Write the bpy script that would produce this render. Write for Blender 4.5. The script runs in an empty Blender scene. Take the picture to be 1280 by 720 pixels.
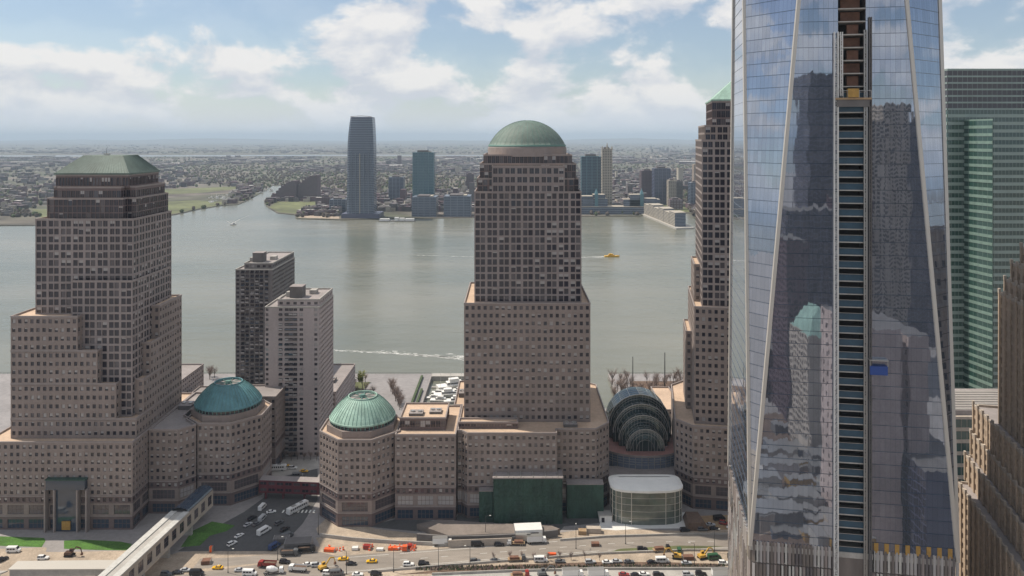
import bpy, bmesh, math, random
from mathutils import Vector, Matrix, noise
random.seed(7)
R = math.radians
scene = bpy.context.scene
col = scene.collection
H = 187.0            # camera height
F = 980.0            # focal length in pixels of a 1280 px wide picture
HY = 172.0           # row of the horizon
def gp(px, py, z=0.0):
    Y = F*(H-z)/(py-HY); return ((px-640)/F*Y, Y)
def px_at(px, Y): return (px-640)/F*Y
def z_at(py, Y): return H-(py-HY)/F*Y

# ------------------------------------------------------------------ materials
def mat(name, color, rough=.8, metal=0.0, spec=.5, noise=None, bump=None):
    m = bpy.data.materials.new(name); m.use_nodes = True
    nt = m.node_tree; b = nt.nodes['Principled BSDF']
    b.inputs['Base Color'].default_value = (*color, 1)
    b.inputs['Roughness'].default_value = rough
    b.inputs['Metallic'].default_value = metal
    b.inputs['Specular IOR Level'].default_value = spec
    tc = None
    if noise:
        tc = nt.nodes.new('ShaderNodeTexCoord')
        prev = None
        for (sc, amt, stretch) in noise:
            mp = nt.nodes.new('ShaderNodeMapping'); mp.inputs['Scale'].default_value = stretch
            n = nt.nodes.new('ShaderNodeTexNoise'); n.inputs['Scale'].default_value = sc; n.inputs['Detail'].default_value = 5
            n.inputs['Roughness'].default_value = .62
            g = nt.nodes.new('ShaderNodeNewGeometry')
            nt.links.new(g.outputs['Position'], mp.inputs[0]); nt.links.new(mp.outputs[0], n.inputs['Vector'])
            mr = nt.nodes.new('ShaderNodeMapRange')
            mr.inputs[1].default_value = .3; mr.inputs[2].default_value = .7
            mr.inputs[3].default_value = 1-amt; mr.inputs[4].default_value = 1+amt
            nt.links.new(n.outputs['Fac'], mr.inputs[0])
            if prev is None: prev = mr.outputs[0]
            else:
                mm = nt.nodes.new('ShaderNodeMath'); mm.operation = 'MULTIPLY'
                nt.links.new(prev, mm.inputs[0]); nt.links.new(mr.outputs[0], mm.inputs[1]); prev = mm.outputs[0]
        vm = nt.nodes.new('ShaderNodeVectorMath'); vm.operation = 'SCALE'
        vm.inputs[0].default_value = color; nt.links.new(prev, vm.inputs['Scale'])
        nt.links.new(vm.outputs[0], b.inputs['Base Color'])
    if bump:
        n = nt.nodes.new('ShaderNodeTexNoise'); n.inputs['Scale'].default_value = bump[0]; n.inputs['Detail'].default_value = 4
        g = nt.nodes.new('ShaderNodeNewGeometry'); nt.links.new(g.outputs['Position'], n.inputs['Vector'])
        bp = nt.nodes.new('ShaderNodeBump'); bp.inputs['Strength'].default_value = 1; bp.inputs['Distance'].default_value = bump[1]
        nt.links.new(n.outputs['Fac'], bp.inputs['Height']); nt.links.new(bp.outputs[0], b.inputs['Normal'])
    return m
U = (1,1,1)
M = {}
M['granite'] = mat('granite', (.240,.196,.176), .75, noise=[(.05,.12,(1,1,.6)), (.9,.10,U), (.25,.08,(1,1,.08))])
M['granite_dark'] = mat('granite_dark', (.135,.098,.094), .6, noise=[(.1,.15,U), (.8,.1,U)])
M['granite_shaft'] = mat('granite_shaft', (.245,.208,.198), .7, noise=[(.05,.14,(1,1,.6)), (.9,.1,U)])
M['granite_band'] = mat('granite_band', (.27,.23,.215), .7, noise=[(.3,.1,U)])
M['paver_roof'] = mat('paver_roof', (.50,.37,.27), .9, noise=[(.06,.15,U), (.7,.12,U)])
M['grey_roof'] = mat('grey_roof', (.27,.24,.23), .9, noise=[(.06,.2,U), (.8,.12,U)])
M['copper'] = mat('copper', (.12,.165,.142), .7, noise=[(.12,.22,(1,1,.3)), (.8,.14,(1,1,.15))])
M['copper_bright'] = mat('copper_bright', (.27,.41,.34), .65, noise=[(.3,.3,(1,1,.12)), (1.2,.1,(1,1,.1))])
M['copper_blue'] = mat('copper_blue', (.085,.21,.235), .6, noise=[(.3,.3,(1,1,.12)), (1.2,.1,(1,1,.1))])
M['copper_rib'] = mat('copper_rib', (.10,.2,.17), .6)
M['glass_dark'] = mat('glass_dark', (.024,.022,.032), .09, spec=.7)
M['glass_blue'] = mat('glass_blue', (.03,.05,.08), .08, spec=1.0)
M['glass_pale'] = mat('glass_pale', (.36,.345,.34), .15, spec=.8)
M['glass_mid'] = mat('glass_mid', (.085,.075,.082), .1, spec=.8)
M['glass_shiny'] = mat('glass_shiny', (.45,.48,.5), .06, metal=1)
M['brick_tan'] = mat('brick_tan', (.40,.345,.335), .85, noise=[(.08,.12,(1,1,.4)), (.9,.1,U)])
M['brick_grey'] = mat('brick_grey', (.17,.155,.15), .85, noise=[(.08,.12,(1,1,.4)), (.9,.1,U)])
M['brick_warm'] = mat('brick_warm', (.43,.335,.25), .85, noise=[(.15,.2,(1,1,.3)), (1.2,.15,U)])
M['limestone'] = mat('limestone', (.42,.36,.30), .85, noise=[(.15,.15,(1,1,.3)), (1.2,.12,U)])
M['concrete'] = mat('concrete', (.38,.36,.33), .9, noise=[(.15,.18,U), (1.5,.12,U)])
M['concrete_dark'] = mat('concrete_dark', (.14,.13,.125), .9, noise=[(.15,.2,U)])
M['white_paint'] = mat('white_paint', (.72,.71,.68), .5, noise=[(.6,.06,U)])
M['white_tent'] = mat('white_tent', (.8,.79,.74), .6, noise=[(.2,.05,U)])
M['steel'] = mat('steel', (.45,.44,.42), .4, metal=.7)
M['steel_pale'] = mat('steel_pale', (.55,.52,.47), .45, metal=.3)
M['green_net'] = mat('green_net', (.028,.065,.048), .8, noise=[(.22,.4,(1,1,.35)), (1.6,.2,(1,1,.4))], bump=(.6,.5))
M['red_clad'] = mat('red_clad', (.12,.022,.03), .5, noise=[(.5,.2,U)])
M['asphalt'] = mat('asphalt', (.085,.083,.082), .9, noise=[(.05,.18,U), (.6,.15,U)])
M['asphalt_dusty'] = mat('asphalt_dusty', (.24,.21,.18), .95, noise=[(.045,.15,(.3,1,1)), (.35,.16,(.25,1,1)), (2,.1,U)])
M['ramp_dust'] = mat('ramp_dust', (.19,.16,.14), .95, noise=[(.05,.2,U),(.5,.12,U)])
M['dirt'] = mat('dirt', (.37,.30,.23), 1, noise=[(.03,.2,U), (.2,.2,U), (1.3,.18,U)], bump=(.7,.35))
M['soil'] = mat('soil', (.13,.085,.06), 1, noise=[(.1,.25,U), (.9,.25,U)], bump=(.9,.4))
M['paving'] = mat('paving', (.27,.25,.24), .9, noise=[(.05,.15,U), (.5,.12,U)])
M['esplanade'] = mat('esplanade', (.25,.235,.235), .9, noise=[(.03,.15,U), (.3,.15,U)])
M['grass'] = mat('grass', (.06,.145,.02), .95, noise=[(.12,.35,U), (1.2,.35,U)])
M['park'] = mat('park', (.11,.12,.05), .95, noise=[(.006,.4,U), (.04,.35,U)])
M['paint_line'] = mat('paint_line', (.7,.7,.66), .8, noise=[(1.5,.2,U)])
M['rubber'] = mat('rubber', (.015,.015,.016), .8)
M['rim'] = mat('rim', (.4,.4,.4), .35, metal=.8)
M['lamp_glass'] = mat('lamp_glass', (.75,.75,.7), .2)
M['tail_red'] = mat('tail_red', (.4,.02,.02), .3)
M['pole'] = mat('pole', (.06,.06,.06), .5)
M['bark'] = mat('bark', (.10,.08,.07), .95)
M['twig'] = mat('twig', (.22,.165,.14), .95, noise=[(.05,.3,U)])
M['twig_green'] = mat('twig_green', (.22,.23,.06), .9, noise=[(.3,.3,U)])
M['leaf'] = mat('leaf', (.05,.075,.03), .9, noise=[(.4,.4,U)])
M['wood'] = mat('wood', (.34,.23,.13), .8, noise=[(.6,.2,U)])
M['roof_pale'] = mat('roof_pale', (.47,.46,.43), .8, noise=[(.5,.15,U)])
M['orange'] = mat('orange', (.75,.12,.03), .6)
M['yellow_panel'] = mat('yellow_panel', (.38,.22,.05), .6, noise=[(.8,.2,U)])
M['blue_panel'] = mat('blue_panel', (.025,.065,.10), .4, noise=[(.3,.2,U)])
M['blue_tarp'] = mat('blue_tarp', (.02,.06,.25), .6)
M['rust'] = mat('rust', (.17,.085,.055), .85, noise=[(.5,.3,U)])
M['rust_brown'] = mat('rust_brown', (.17,.145,.13), .7, noise=[(.3,.2,(1,1,.2))])
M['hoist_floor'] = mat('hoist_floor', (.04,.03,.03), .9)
M['skin_dark'] = mat('clothes', (.04,.04,.06), .9)
PAINT = {'white': (.75,.75,.73), 'black': (.012,.012,.014), 'yellow': (.75,.42,.01), 'silver': (.42,.43,.44), 'grey': (.12,.125,.13),
         'red': (.28,.03,.025), 'green': (.03,.10,.05), 'blue': (.03,.06,.16), 'brown': (.09,.05,.035), 'machine': (.55,.33,.06)}
for k, c in PAINT.items(): M['paint_'+k] = mat('paint_'+k, c, .3, spec=.6)

# ------------------------------------------------------------------ helpers
def tag(o, label=None, cat=None, group=None, kind=None):
    if label: o['label'] = label
    if cat: o['category'] = cat
    if group: o['group'] = group
    if kind: o['kind'] = kind
    return o
def empty(name, loc, label, cat, group=None, rz=0):
    o = bpy.data.objects.new(name, None); col.objects.link(o); o.location = loc
    o.rotation_euler = (0,0,rz); o.empty_display_size = 1
    return tag(o, label, cat, group)
def link_mesh(name, me, parent=None, loc=None):
    o = bpy.data.objects.new(name, me); col.objects.link(o)
    if parent: o.parent = parent
    if loc is not None: o.location = loc
    return o
class MB:
    def __init__(s): s.v = []; s.f = []; s.mi = []; s.mats = []; s.cur = 0; s.uv = {}
    def m(s, name):
        if name not in s.mats: s.mats.append(name)
        s.cur = s.mats.index(name); return s
    def face(s, pts, uv=None):
        i = len(s.v); s.v += [tuple(p) for p in pts]; s.f.append(tuple(range(i, i+len(pts)))); s.mi.append(s.cur)
        if uv: s.uv[len(s.f)-1] = uv
        return s
    def box(s, x0, x1, y0, y1, z0, z1):
        return s.prism([(x0,y0),(x1,y0),(x1,y1),(x0,y1)], z0, z1)
    def prism(s, poly, z0, z1, top=True, bottom=True, top_poly=None):
        tp = top_poly or poly; n = len(poly)
        for i in range(n):
            a, b = poly[i], poly[(i+1)%n]; c, d = tp[(i+1)%n], tp[i]
            s.face([(a[0],a[1],z0),(b[0],b[1],z0),(c[0],c[1],z1),(d[0],d[1],z1)])
        if top: s.face([(p[0],p[1],z1) for p in tp])
        if bottom: s.face([(p[0],p[1],z0) for p in reversed(poly)])
        return s
    def bar(s, p, q, w, h=None):
        p = Vector(p); q = Vector(q); h = h or w; d = (q-p)
        if d.length < 1e-6: return s
        d.normalize(); up = Vector((0,0,1)) if abs(d.z) < .95 else Vector((0,1,0))
        a = d.cross(up).normalized()*w/2; b = a.cross(d).normalized()*h/2
        A = [p-a-b, p+a-b, p+a+b, p-a+b]; B = [q-a-b, q+a-b, q+a+b, q-a+b]
        for i in range(4): j = (i+1)%4; s.face([A[i],B[i],B[j],A[j]])
        s.face(A); s.face(B[::-1]); return s
    def cyl(s, p, q, r0, r1=None, n=10, caps=True):
        p = Vector(p); q = Vector(q); r1 = r0 if r1 is None else r1; d = (q-p).normalized()
        up = Vector((0,0,1)) if abs(d.z) < .95 else Vector((0,1,0))
        a = d.cross(up).normalized(); b = a.cross(d).normalized()
        A = [p+(a*math.cos(t)+b*math.sin(t))*r0 for t in [2*math.pi*k/n for k in range(n)]]
        B = [q+(a*math.cos(t)+b*math.sin(t))*r1 for t in [2*math.pi*k/n for k in range(n)]]
        for i in range(n): j = (i+1)%n; s.face([A[i],B[i],B[j],A[j]])
        if caps: s.face(A); s.face(B[::-1])
        return s
    def lathe(s, cx, cy, prof, n=32):
        for k in range(len(prof)-1):
            (r0,z0),(r1,z1) = prof[k], prof[k+1]
            for i in range(n):
                t0 = 2*math.pi*i/n; t1 = 2*math.pi*(i+1)/n
                P = [(cx+r0*math.cos(t0),cy+r0*math.sin(t0),z0),(cx+r0*math.cos(t1),cy+r0*math.sin(t1),z0),
                     (cx+r1*math.cos(t1),cy+r1*math.sin(t1),z1),(cx+r1*math.cos(t0),cy+r1*math.sin(t0),z1)]
                if r1 < 1e-4: P = P[:3]
                if r0 < 1e-4: P = [P[0]]+P[2:]
                s.face(P)
        return s
    def mesh(s, name, off=(0,0,0), smooth=False):
        me = bpy.data.meshes.new(name)
        me.from_pydata([(v[0]-off[0], v[1]-off[1], v[2]-off[2]) for v in s.v], [], s.f)
        for k in s.mats: me.materials.append(M[k])
        me.polygons.foreach_set('material_index', s.mi)
        if s.uv:
            l = me.uv_layers.new(name='UVMap')
            for p in me.polygons:
                u = s.uv.get(p.index)
                if u:
                    for k, li in enumerate(p.loop_indices): l.data[li].uv = u[k]
        if smooth:
            bm = bmesh.new(); bm.from_mesh(me); bmesh.ops.remove_doubles(bm, verts=bm.verts, dist=.001)
            for f in bm.faces: f.smooth = True
            bm.to_mesh(me); bm.free()
        me.update(); return me
    def build(s, name, parent=None, smooth=False):
        off = Vector((0,0,0)); q = parent
        while q: off = off+q.location; q = q.parent
        return link_mesh(name, s.mesh(name, off, smooth), parent)
class Roofs(MB):
    def build(s, name, parent=None, smooth=False):
        for i, f in enumerate(s.f):
            b = MB(); b.m(s.mats[s.mi[i]]).face([s.v[k] for k in f]); b.build(name, parent)
def inset(poly, d):
    n = len(poly); out = []
    for i in range(n):
        p0, p1, p2 = Vector(poly[i-1][:2]), Vector(poly[i][:2]), Vector(poly[(i+1)%n][:2])
        e1 = (p1-p0).normalized(); e2 = (p2-p1).normalized()
        n1 = Vector((-e1.y,e1.x)); n2 = Vector((-e2.y,e2.x))
        b = (n1+n2); b = b/(1+n1.dot(n2)) if (1+n1.dot(n2)) > .05 else n1
        out.append(tuple(p1+b*d))
    return out
def rect(x0, x1, y0, y1): return [(x0,y0),(x1,y0),(x1,y1),(x0,y1)]
def notched(x0, x1, y0, y1, fr=None, fl=None, br=None, bl=None):
    P = []
    P += [(x0,y0)] if not fl else [(x0,y0+fl[1]),(x0+fl[0],y0+fl[1]),(x0+fl[0],y0)]
    P += [(x1,y0)] if not fr else [(x1-fr[0],y0),(x1-fr[0],y0+fr[1]),(x1,y0+fr[1])]
    P += [(x1,y1)] if not br else [(x1,y1-br[1]),(x1-br[0],y1-br[1]),(x1-br[0],y1)]
    P += [(x0,y1)] if not bl else [(x0+bl[0],y1),(x0+bl[0],y1-bl[1]),(x0,y1-bl[1])]
    return P
def ngon(cx, cy, r, n=8, ph=math.pi/8):
    return [(cx+r*math.cos(ph+2*math.pi*i/n), cy+r*math.sin(ph+2*math.pi*i/n)) for i in range(n)]
def frame(o, u):      # local frame polygon -> world
    u = Vector(u).normalized(); v = Vector((-u.y, u.x))
    return lambda pts: [(o[0]+a*u.x+b*v.x, o[1]+a*u.y+b*v.y) for a, b in pts]

class Wins:
    """window panes of one building"""
    def __init__(s, styles=(('glass_dark',.72),('glass_pale',.12),('glass_mid',.16)), jit=.9): s.r = []; s.styles = styles; s.jit = jit
    def add(s, c, u, n, w, h, st=None):
        st = st or None
        if st is None:
            cl = noise.noise(Vector((c[0]*.05+c[1]*.05, c[2]*.055, len(s.styles)))); t = min(.999, max(0, random.random()+max(0,cl-.05)*1.1)); a = 0  # lighter panes cluster: mottled reflections painted as pane colour
            for k, p in s.styles:
                a += p; st = k
                if t < a: break
        s.r.append((c, u, n, w, h, st))
    def emit(s, parent, maxn=100, name='window'):
        def score(q):
            c, u, n, w, h, st = q
            d = Vector((c[0],c[1],c[2]-H)); L = d.length
            k = -(Vector((n[0],n[1],0)).dot(d)/L)
            x = c[0]/c[1]*F+640 if c[1] > 1 else -9; y = HY+(H-c[2])/c[1]*F if c[1] > 1 else -9
            vis = 1 if (-10 < x < 1290 and y < 725) else .01
            return max(k,0)*w*h/L/L*(1+c[2]/150)*vis
        s.r.sort(key=score, reverse=True)
        if len(s.r) <= 115: maxn = 115
        L = parent.location; stuff = MB()
        for i, (c, u, n, w, h, st) in enumerate(s.r):
            yaw = R(random.gauss(0, s.jit)); tilt = R(random.gauss(0, s.jit))
            if i < maxn:
                key = (round(w,1), round(h,1), st)
                me = WM.get(key)
                if me is None:
                    b = MB()
                    if st.startswith('blind'):
                        f = float(st[5:])/10; zz = h/2-h*f
                        b.m('glass_pale').box(-w/2,w/2,-.045,.04,zz,h/2); b.m('glass_dark').box(-w/2,w/2,-.04,.04,-h/2,zz-.002)  # pale upper part: a bright reflection painted onto the dark pane
                    else: b.m(st).box(-w/2,w/2,-.04,.04,-h/2,h/2)
                    if 1.7 < w <= 2.6: b.m('granite_dark').box(-.06,.06,-.09,-.03,-h/2,h/2)
                    if w > 2.6:
                        b.m('granite_dark'); k = int(w/1.6)
                        for j in range(1,k): b.box(-w/2+j*w/k-.08,-w/2+j*w/k+.08,-.10,-.03,-h/2,h/2)
                        if h > 3: b.box(-w/2,w/2,-.12,-.025,-.08,.08)
                    me = WM[key] = b.mesh(name)
                o = link_mesh(name, me, parent, (c[0]-L[0], c[1]-L[1], c[2]-L[2]))
                o.rotation_euler = (tilt, 0, math.atan2(u[1],u[0])+yaw)
            else:
                f = 0
                if st.startswith('blind'): f = float(st[5:])/10; st = 'glass_dark'
                stuff.m(st); ca, sa = math.cos(yaw), math.sin(yaw)
                uu = Vector((u[0]*ca-u[1]*sa, u[0]*sa+u[1]*ca, 0)); nn = Vector((n[0],n[1],0))
                up = Vector((nn.x*math.sin(tilt), nn.y*math.sin(tilt), math.cos(tilt)))
                C = Vector(c); a = uu*w/2; b2 = up*h/2
                if f:
                    m2 = b2*(1-2*f); stuff.face([C-a-b2, C+a-b2, C+a+m2, C-a+m2]); stuff.m('glass_pale').face([C-a+m2, C+a+m2, C+a+b2, C-a+b2])
                else: stuff.face([C-a-b2, C+a-b2, C+a+b2, C-a+b2])
        if stuff.f:
            o = stuff.build(name, parent); o['kind'] = 'stuff'
WM = {}
def facade(W, wins, A, B, z0, z1, pitch=3.05, floor=3.9, ww=1.6, wh=1.95, rev=.4, spans=None, st=None, sill=.5, rowp=False, pair=False):
    A = Vector(A[:2]); B = Vector(B[:2]); L = (B-A).length
    if L < .01: return
    u = (B-A)/L; n = Vector((u.y,-u.x)); mid = (A+B)/2
    P = lambda t, z, d=0: (A.x+u.x*t-n.x*d, A.y+u.y*t-n.y*d, z)
    # walls that can never be seen are left plain
    away = max(n.dot(A.normalized()), n.dot(B.normalized())) > .35 and min(n.dot(A.normalized()), n.dot(B.normalized())) > .2 and A.y > 0
    m = max(1, round((z1-z0)/floor)); ch = (z1-z0)/m
    if spans is None:
        k = max(1, round(L/pitch)); cw = L/k; w = min(ww, cw*.88)
        spans = [(i*cw+(cw-w)/2, i*cw+(cw+w)/2) for i in range(k)]
        if pair: spans = [(a_+(.18 if i%2 == 0 else -.18), b_+(.18 if i%2 == 0 else -.18)) for i, (a_, b_) in enumerate(spans)]
        if cw < .9: away = True
    if away or z1-z0 < 1.5:
        W.face([P(0,z0),P(L,z0),P(L,z1),P(0,z1)]); return
    hh = min(wh, ch*.86)
    for r in range(m):
        pr = random.choice([.04,.08,.12,.3,.55]) if rowp else 0  # some rows mostly pale: bright reflections put into the window colours
        zb = z0+r*ch+(ch-hh)*sill; zt = zb+hh; b0 = z0+r*ch; b1 = b0+ch
        W.face([P(0,b0),P(L,b0),P(L,zb),P(0,zb)]); W.face([P(0,zt),P(L,zt),P(L,b1),P(0,b1)])
        t = 0
        for (a, b) in spans:
            W.face([P(t,zb),P(a,zb),P(a,zt),P(t,zt)]); t = b
            W.face([P(a,zb),P(b,zb),P(b,zb,rev),P(a,zb,rev)])
            W.face([P(a,zb),P(a,zb,rev),P(a,zt,rev),P(a,zt)])
            W.face([P(b,zb,rev),P(b,zb),P(b,zt),P(b,zt,rev)])
            W.face([P(a,zt,rev),P(b,zt,rev),P(b,zt),P(a,zt)])
            c = P((a+b)/2, (zb+zt)/2, rev-.03)
            wins.add(c, u, n, b-a+.04, hh+.04, random.choice(['blind5','blind7','glass_pale','blind6']) if random.random() < pr else st)
        W.face([P(t,zb),P(L,zb),P(L,zt),P(t,zt)])
def roof_cap(W, RF, poly, z, par=.9, wm='granite', rm='paver_roof', bandm=None):
    """parapet ring and roof surface below its top"""
    W.m(bandm or wm); ip = inset(poly, .45); n = len(poly); op = inset(poly, -.12) if bandm else poly
    if bandm:
        for i in range(n):
            a, b = op[i], op[(i+1)%n]; W.face([(a[0],a[1],z-.8),(b[0],b[1],z-.8),(b[0],b[1],z),(a[0],a[1],z)])
            c, d = poly[(i+1)%n], poly[i]; W.face([(d[0],d[1],z-.8),(c[0],c[1],z-.8),(b[0],b[1],z-.8),(a[0],a[1],z-.8)])
    for i in range(n):
        a, b, c, d = op[i], op[(i+1)%n], ip[(i+1)%n], ip[i]
        W.face([(a[0],a[1],z),(b[0],b[1],z),(c[0],c[1],z),(d[0],d[1],z)])
        W.face([(d[0],d[1],z),(c[0],c[1],z),(c[0],c[1],z-par),(d[0],d[1],z-par)])
    RF.m(rm); RF.face([(p[0],p[1],z-par) for p in ip])
def tier(W, RF, wins, poly, z0, z1, kw, wm='granite', rm='paver_roof', bandm='granite_band', top=.6, base=.3):
    W.m(wm); n = len(poly)
    for i in range(n):
        a, b = poly[i], poly[(i+1)%n]
        facade(W, wins, a, b, z0+base, z1-top, **kw)
        for (q0, q1) in ((z0,z0+base),(z1-top,z1)):
            W.face([(a[0],a[1],q0),(b[0],b[1],q0),(b[0],b[1],q1),(a[0],a[1],q1)])
    roof_cap(W, RF, poly, z1, wm=wm, rm=rm, bandm=bandm)
def podium(W, RF, wins, poly, z1=42, wm='granite', rm='paver_roof', big=True, **kk):
    """granite podium: shop level, tall display windows, then punched windows"""
    W.m(wm); n = len(poly); k = dict(pitch=2.95, floor=3.85, ww=1.45, wh=1.75, rowp=True); k.update(kk)
    for i in range(n):
        a, b = Vector(poly[i]), Vector(poly[(i+1)%n]); L = (b-a).length
        nb = max(1, int(L/9.0)); bw = L/nb
        sp = [(j*bw+bw*.12, (j+1)*bw-bw*.12) for j in range(nb)] if L > 7 else None
        W.m('granite_dark'); facade(W, wins, a, b, 0, 6.5, floor=6.5, pitch=3, ww=2, wh=4.2, spans=sp, st='glass_blue', sill=.3)
        W.m('granite'); facade(W, wins, a, b, 6.5, 12.5, floor=6, pitch=3, ww=2, wh=4.4, spans=sp, st=random.choice(['glass_mid','glass_pale']))
        W.m('granite_dark'); facade(W, wins, a, b, 12.5, 16, floor=3.5, **{q:v for q,v in k.items() if q!='floor'})
        W.m(wm); facade(W, wins, a, b, 16, z1-.8, **k)
        W.face([(a.x,a.y,z1-.8),(b.x,b.y,z1-.8),(b.x,b.y,z1),(a.x,a.y,z1)])
        W.m('granite_band')
        nn = Vector(((b-a).y, -(b-a).x)).normalized()*.2
        for zz in (6.5, 16.0):
            W.face([(a.x+nn.x,a.y+nn.y,zz-.25),(b.x+nn.x,b.y+nn.y,zz-.25),(b.x+nn.x,b.y+nn.y,zz+.2),(a.x+nn.x,a.y+nn.y,zz+.2)])
            W.face([(a.x+nn.x,a.y+nn.y,zz+.2),(b.x+nn.x,b.y+nn.y,zz+.2),(b.x,b.y,zz+.2),(a.x,a.y,zz+.2)])
    roof_cap(W, RF, poly, z1, wm=wm, rm=rm, bandm='granite_band')
def roof_unit(parent, x0, x1, y0, y1, z, h, m='concrete_dark', fans=2, top='grey_roof'):
    b = MB(); b.m(m).prism(rect(x0,x1,y0,y1), z, z+h, top=False); b.m(top).face([(x0,y0,z+h),(x1,y0,z+h),(x1,y1,z+h),(x0,y1,z+h)])
    b.m('steel')
    for i in range(fans):
        cx = x0+(i+.5)*(x1-x0)/fans; cy = (y0+y1)/2; r = min((x1-x0)/fans, y1-y0)*.3
        b.cyl((cx,cy,z+h+.01),(cx,cy,z+h+.7),r,r,12)
    b.m(m)
    for i in range(int((x1-x0)/1.2)):
        b.box(x0+i*1.2+.1, x0+i*1.2+.4, y0-.12, y0-.01, z+.4, z+h-.3)
    return b.build('roof_plant', parent)

# ------------------------------------------------------------------ camera, light, world
cam = bpy.data.cameras.new('camera'); co = bpy.data.objects.new('camera', cam); col.objects.link(co)
co.location = (0,0,H); co.rotation_euler = (R(90),0,0)
cam.sensor_width = 36; cam.lens = 36*F/1280; cam.shift_y = -(360-HY)/1280; cam.clip_start = 1; cam.clip_end = 200000
scene.camera = co
SUN = Vector((-.62,.24,1.0)).normalized()
sl = bpy.data.lights.new('sun','SUN'); sl.energy = 4.3; sl.angle = R(.5); sl.color = (1,.91,.78)
so = bpy.data.objects.new('sun', sl); col.objects.link(so); so.rotation_euler = SUN.to_track_quat('Z','Y').to_euler(); so.location = (0,0,800)
el = math.asin(SUN.z); az = math.atan2(SUN.x, SUN.y)
w = bpy.data.worlds.new('World'); scene.world = w; w.use_nodes = True; nt = w.node_tree
N = nt.nodes; Lk = nt.links
bg = N['Background']
sky = N.new('ShaderNodeTexSky'); sky.sky_type = 'NISHITA'; sky.sun_disc = False; sky.sun_elevation = el; sky.sun_rotation = az % (2*math.pi)
sky.altitude = 100; sky.dust_density = .6; sky.air_density = 1.0; sky.ozone_density = 2.2
tc = N.new('ShaderNodeTexCoord'); sx = N.new('ShaderNodeSeparateXYZ'); Lk.new(tc.outputs['Generated'], sx.inputs[0])
def math_n(op, a, b=None, c=None):
    n = N.new('ShaderNodeMath'); n.operation = op
    for i, q in enumerate((a,b,c)):
        if q is None: continue
        if isinstance(q,(int,float)): n.inputs[i].default_value = q
        else: Lk.new(q, n.inputs[i])
    return n.outputs[0]
def cloud_noise(dz, scale, detail):
    mp = N.new('ShaderNodeMapping'); mp.inputs['Location'].default_value = (.35,0,dz); mp.inputs['Scale'].default_value = (1,1,1.75); Lk.new(tc.outputs['Generated'], mp.inputs[0])
    n = N.new('ShaderNodeTexNoise'); n.inputs['Scale'].default_value = scale; n.inputs['Detail'].default_value = detail; n.inputs['Roughness'].default_value = .55; n.inputs['Distortion'].default_value = .15
    Lk.new(mp.outputs[0], n.inputs['Vector']); return n.outputs['Fac']
na = cloud_noise(0, 7.2, 10); nb = cloud_noise(.04, 7.2, 10); nc = cloud_noise(1.3, 2.6, 2)
s1 = math_n('ADD', math_n('MULTIPLY', na, .72), math_n('MULTIPLY', nc, .28))
mr = N.new('ShaderNodeMapRange'); mr.interpolation_type = 'SMOOTHSTEP'; mr.inputs[1].default_value = .458; mr.inputs[2].default_value = .528; Lk.new(s1, mr.inputs[0])
mr.inputs[3].default_value = .17; mr.inputs[4].default_value = .95
dif = math_n('SUBTRACT', na, nb)
mr2 = N.new('ShaderNodeMapRange'); mr2.inputs[1].default_value = -.05; mr2.inputs[2].default_value = .08; Lk.new(dif, mr2.inputs[0])
cr = N.new('ShaderNodeMix'); cr.data_type = 'RGBA'; Lk.new(mr2.outputs[0], cr.inputs['Factor'])
cr.inputs['A'].default_value = (6.1,6.4,7.0,1); cr.inputs['B'].default_value = (8.6,8.4,8.2,1)
mx = N.new('ShaderNodeMix'); mx.data_type = 'RGBA'; Lk.new(mr.outputs[0], mx.inputs['Factor']); Lk.new(sky.outputs[0], mx.inputs['A']); Lk.new(cr.outputs['Result'], mx.inputs['B'])
# haze near the horizon softens the clouds
hz = N.new('ShaderNodeMapRange'); hz.inputs[1].default_value = 0; hz.inputs[2].default_value = .065; hz.inputs[3].default_value = .85; hz.inputs[4].default_value = 0; hz.interpolation_type = 'SMOOTHSTEP'; Lk.new(sx.outputs['Z'], hz.inputs[0])
mh = N.new('ShaderNodeMix'); mh.data_type = 'RGBA'; Lk.new(hz.outputs[0], mh.inputs['Factor']); Lk.new(mx.outputs['Result'], mh.inputs['A']); mh.inputs['B'].default_value = (7.0,7.5,8.1,1)
Lk.new(mh.outputs['Result'], bg.inputs['Color']); bg.inputs['Strength'].default_value = .095
vs = scene.view_settings; vs.view_transform = 'Standard'; vs.look = 'None'; vs.gamma = 1; vs.use_curve_mapping = False; vs.exposure = 0.16
scene.cycles.volume_bounces = 0
scene.cycles.max_bounces = 6

# ------------------------------------------------------------------ ground, water, far land
def sheet(name, pts, z, m, thick=None):
    b = MB(); b.m(m); b.face([(p[0],p[1],z) for p in pts])
    if thick:
        n = len(pts)
        for i in range(n):
            a, c = pts[i], pts[(i+1)%n]; b.face([(a[0],a[1],z-thick),(c[0],c[1],z-thick),(c[0],c[1],z),(a[0],a[1],z)])
    return tag(b.build(name), kind='structure')
def G(l): return [gp(*p) for p in l]
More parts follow.
